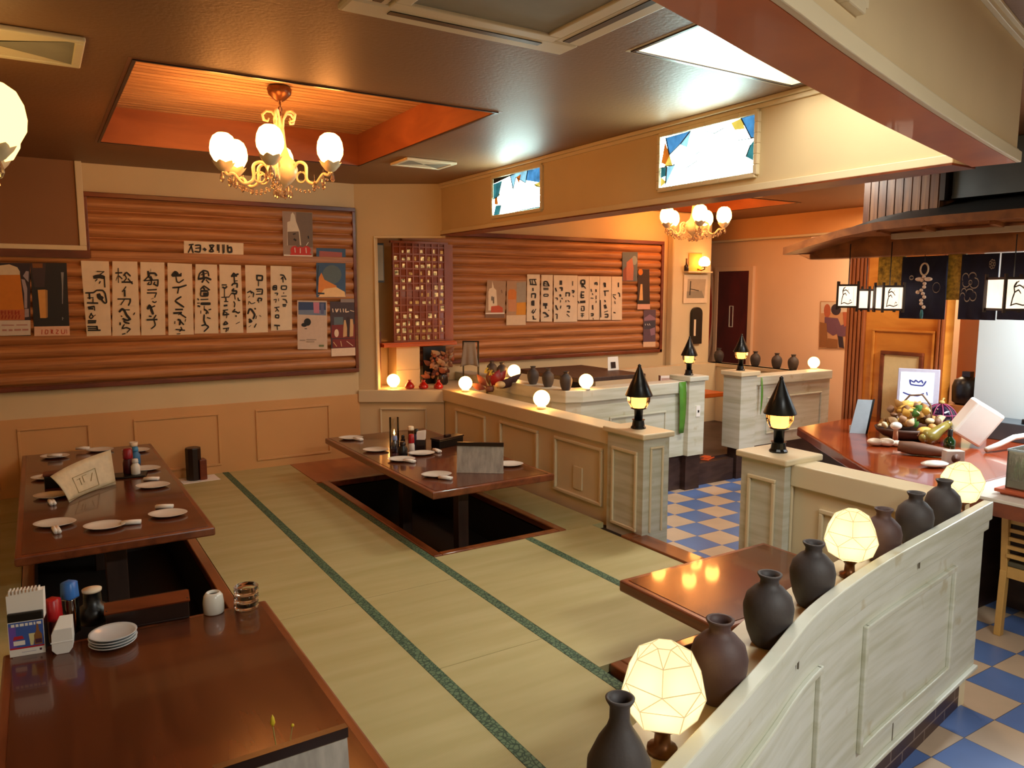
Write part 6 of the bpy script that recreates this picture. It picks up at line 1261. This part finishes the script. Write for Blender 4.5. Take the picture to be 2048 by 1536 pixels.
cl2 = [(scl(-.78, .36, .13, .05, PI, 0), .018), (scl(-.52, .34, .15, .06, PI, 2*PI), .018), (scl(-.2, .36, .18, .07, PI*1.1, PI*2.4), .018), (scl(-.40, .42, .2, .05, 0, PI), .018), (scl(-.72, .43, .13, .05, .3, PI), .018), (scl(-.62, .56, .2, .06, PI*.9, PI*2.1), .018), (scl(-.18, .56, .24, .08, PI, PI*2.5), .018), (scl(-.3, .66, .2, .06, 0, PI), .018), (scl(-.68, .64, .18, .07, 0, PI*1.2), .018), (scl(-.4, .57, .1, .035, 0, 2*PI), .014)]
for k_ in range(7): a_ = 2*PI*k_/7; cl2.append((scl(.70+.11*math.cos(a_), .84+.045*math.sin(a_), .06, .026, 0, 2*PI), .014))
cloth('navy shop curtain with a cloud outline right of the gold panel', 1926, 2001, 495, 640, 5.06, deco=cl2)
cloth('navy shop curtain cut off at the right edge behind the paper lantern', 2005, 2120, 495, 641, 5.06)
gold = mat('gold_brocade', '#a8842a', .5, .6, (40, 40, 40), detail=6)
def goldpanel(label, px0, px1, py0, py1, xx):
    a, b = onX(px0, py0, xx), onX(px1, py1, xx); solo('gold_panel', MB().box(xx, a.y, b.z, xx+.02, b.y, 1.74), gold, label, 'panel', group='gold brocade panels', origin=(xx+.01, (a.y+b.y)/2, b.z))
goldpanel('gold patterned panel left of the first navy curtain', 1757, 1806, 528, 572, 5.09)
goldpanel('gold patterned panel between the two navy curtains', 1898, 1925, 490, 600, 5.09)
chm = thing('hanging_charm', 'pale beaded bow charm hanging in front of the navy curtain', 'charm', onX(1850, 520, 4.97)); zt = chm.location.z
obj('ring', MB().tube(arc((0, 0, -.06), .026, 0, 2*PI, 18, (0, 1, 0), (0, 0, 1.5)), .006, 6), C('#b89a78'), chm); obj('cord', MB().tube([(0, 0, 1.74-zt), (0, 0, -.02)], .002, 5), M['ink'], chm)
m = MB()
for i in range(10): m.sph((0, .012*math.sin(i*1.9), -.11-.022*i), .012, 9, 6)
m.sph((0, .03, -.125), .02, 10, 7, sy=1.3, sz=.7).sph((0, -.03, -.125), .02, 10, 7, sy=1.3, sz=.7).sph((0, .035, -.21), .013, 8, 6)
obj('beads', m, C('#c9a88c'), chm); obj('tassel', MB().lathe([(.008, -.385), (.011, -.35), (.006, -.325)], n=10), C('#1f5a58'), chm)
# paper lanterns
def andon(label, px, py, wd, ht, xx, rz=0, rod=True, art=True):
    p = onX(px, py, xx); t = thing('paper_lantern', label, 'lantern', (xx, p.y, p.z-ht/2), rz, 'square paper lanterns under the eave'); h_ = wd/2
    obj('paper_shade', MB().box(-h_+.006, -h_+.006, .012, h_-.006, h_-.006, ht-.012), M['andon'], t)
    f = MB()
    for sx_ in (-1, 1):
        for sy_ in (-1, 1): f.box(sx_*h_-.007, sy_*h_-.007, -.012, sx_*h_+.007, sy_*h_+.007, ht+.02)
    for z in (0, ht-.014): ring(f, -h_, h_, -h_, h_, .012, z, z+.014)
    obj('wooden_frame', f, M['dark'], t)
    if art:
        a = MB(); 
        for pts, q in (([(-.75, .18), (-.66, .40), (-.56, .55), (-.62, .72), (-.45, .84)], .09), ([(-.56, .55), (-.3, .62), (-.12, .52)], .05), ([(-.6, .7), (-.25, .76), (.0, .70), (.22, .6)], .045), ([(.0, .70), (.12, .80)], .035), ([(-.8, .16), (-.4, .22), (.1, .17), (.6, .24)], .04), ([(.2, .24), (.32, .34), (.48, .30)], .035), ([(-.45, .84), (-.3, .88)], .05), ([(.72, .12), (.72, .86)], .03)): stroke(a, pts, q, 0, lambda u, v: (-h_-.001+.006-.002, -u*h_*.8, v*ht))
        for pts, q in (([(-.5, .12), (-.5, .88)], .04), ([(.5, .12), (.5, .88)], .04)): stroke(a, pts, q, 0, lambda u, v: (u*h_*.8, -h_+.003, v*ht))
        obj('ink_drawing', a, C('#2a211c'), t)
    if rod: obj('hanging_rod', MB().tube([(0, 0, ht), (0, 0, 1.742-(p.z-ht/2)+(.05 if xx > 5 else .09))], .0035, 6), M['black'], t)
    return t
andon('square paper lantern with an ink drawing, leftmost and hung on a long rod', 1696, 592, .13, .165, 4.88, .55)
andon('narrow glowing paper lantern between its two larger neighbours', 1731, 599, .085, .15, 5.09, .2, art=False)
andon('cube paper lantern in front of the gold panel, showing two faces', 1778, 596, .135, .17, 4.93, .95)
andon('big paper lantern at the right edge before the navy curtain', 2025, 588, .20, .195, 4.88, .95)
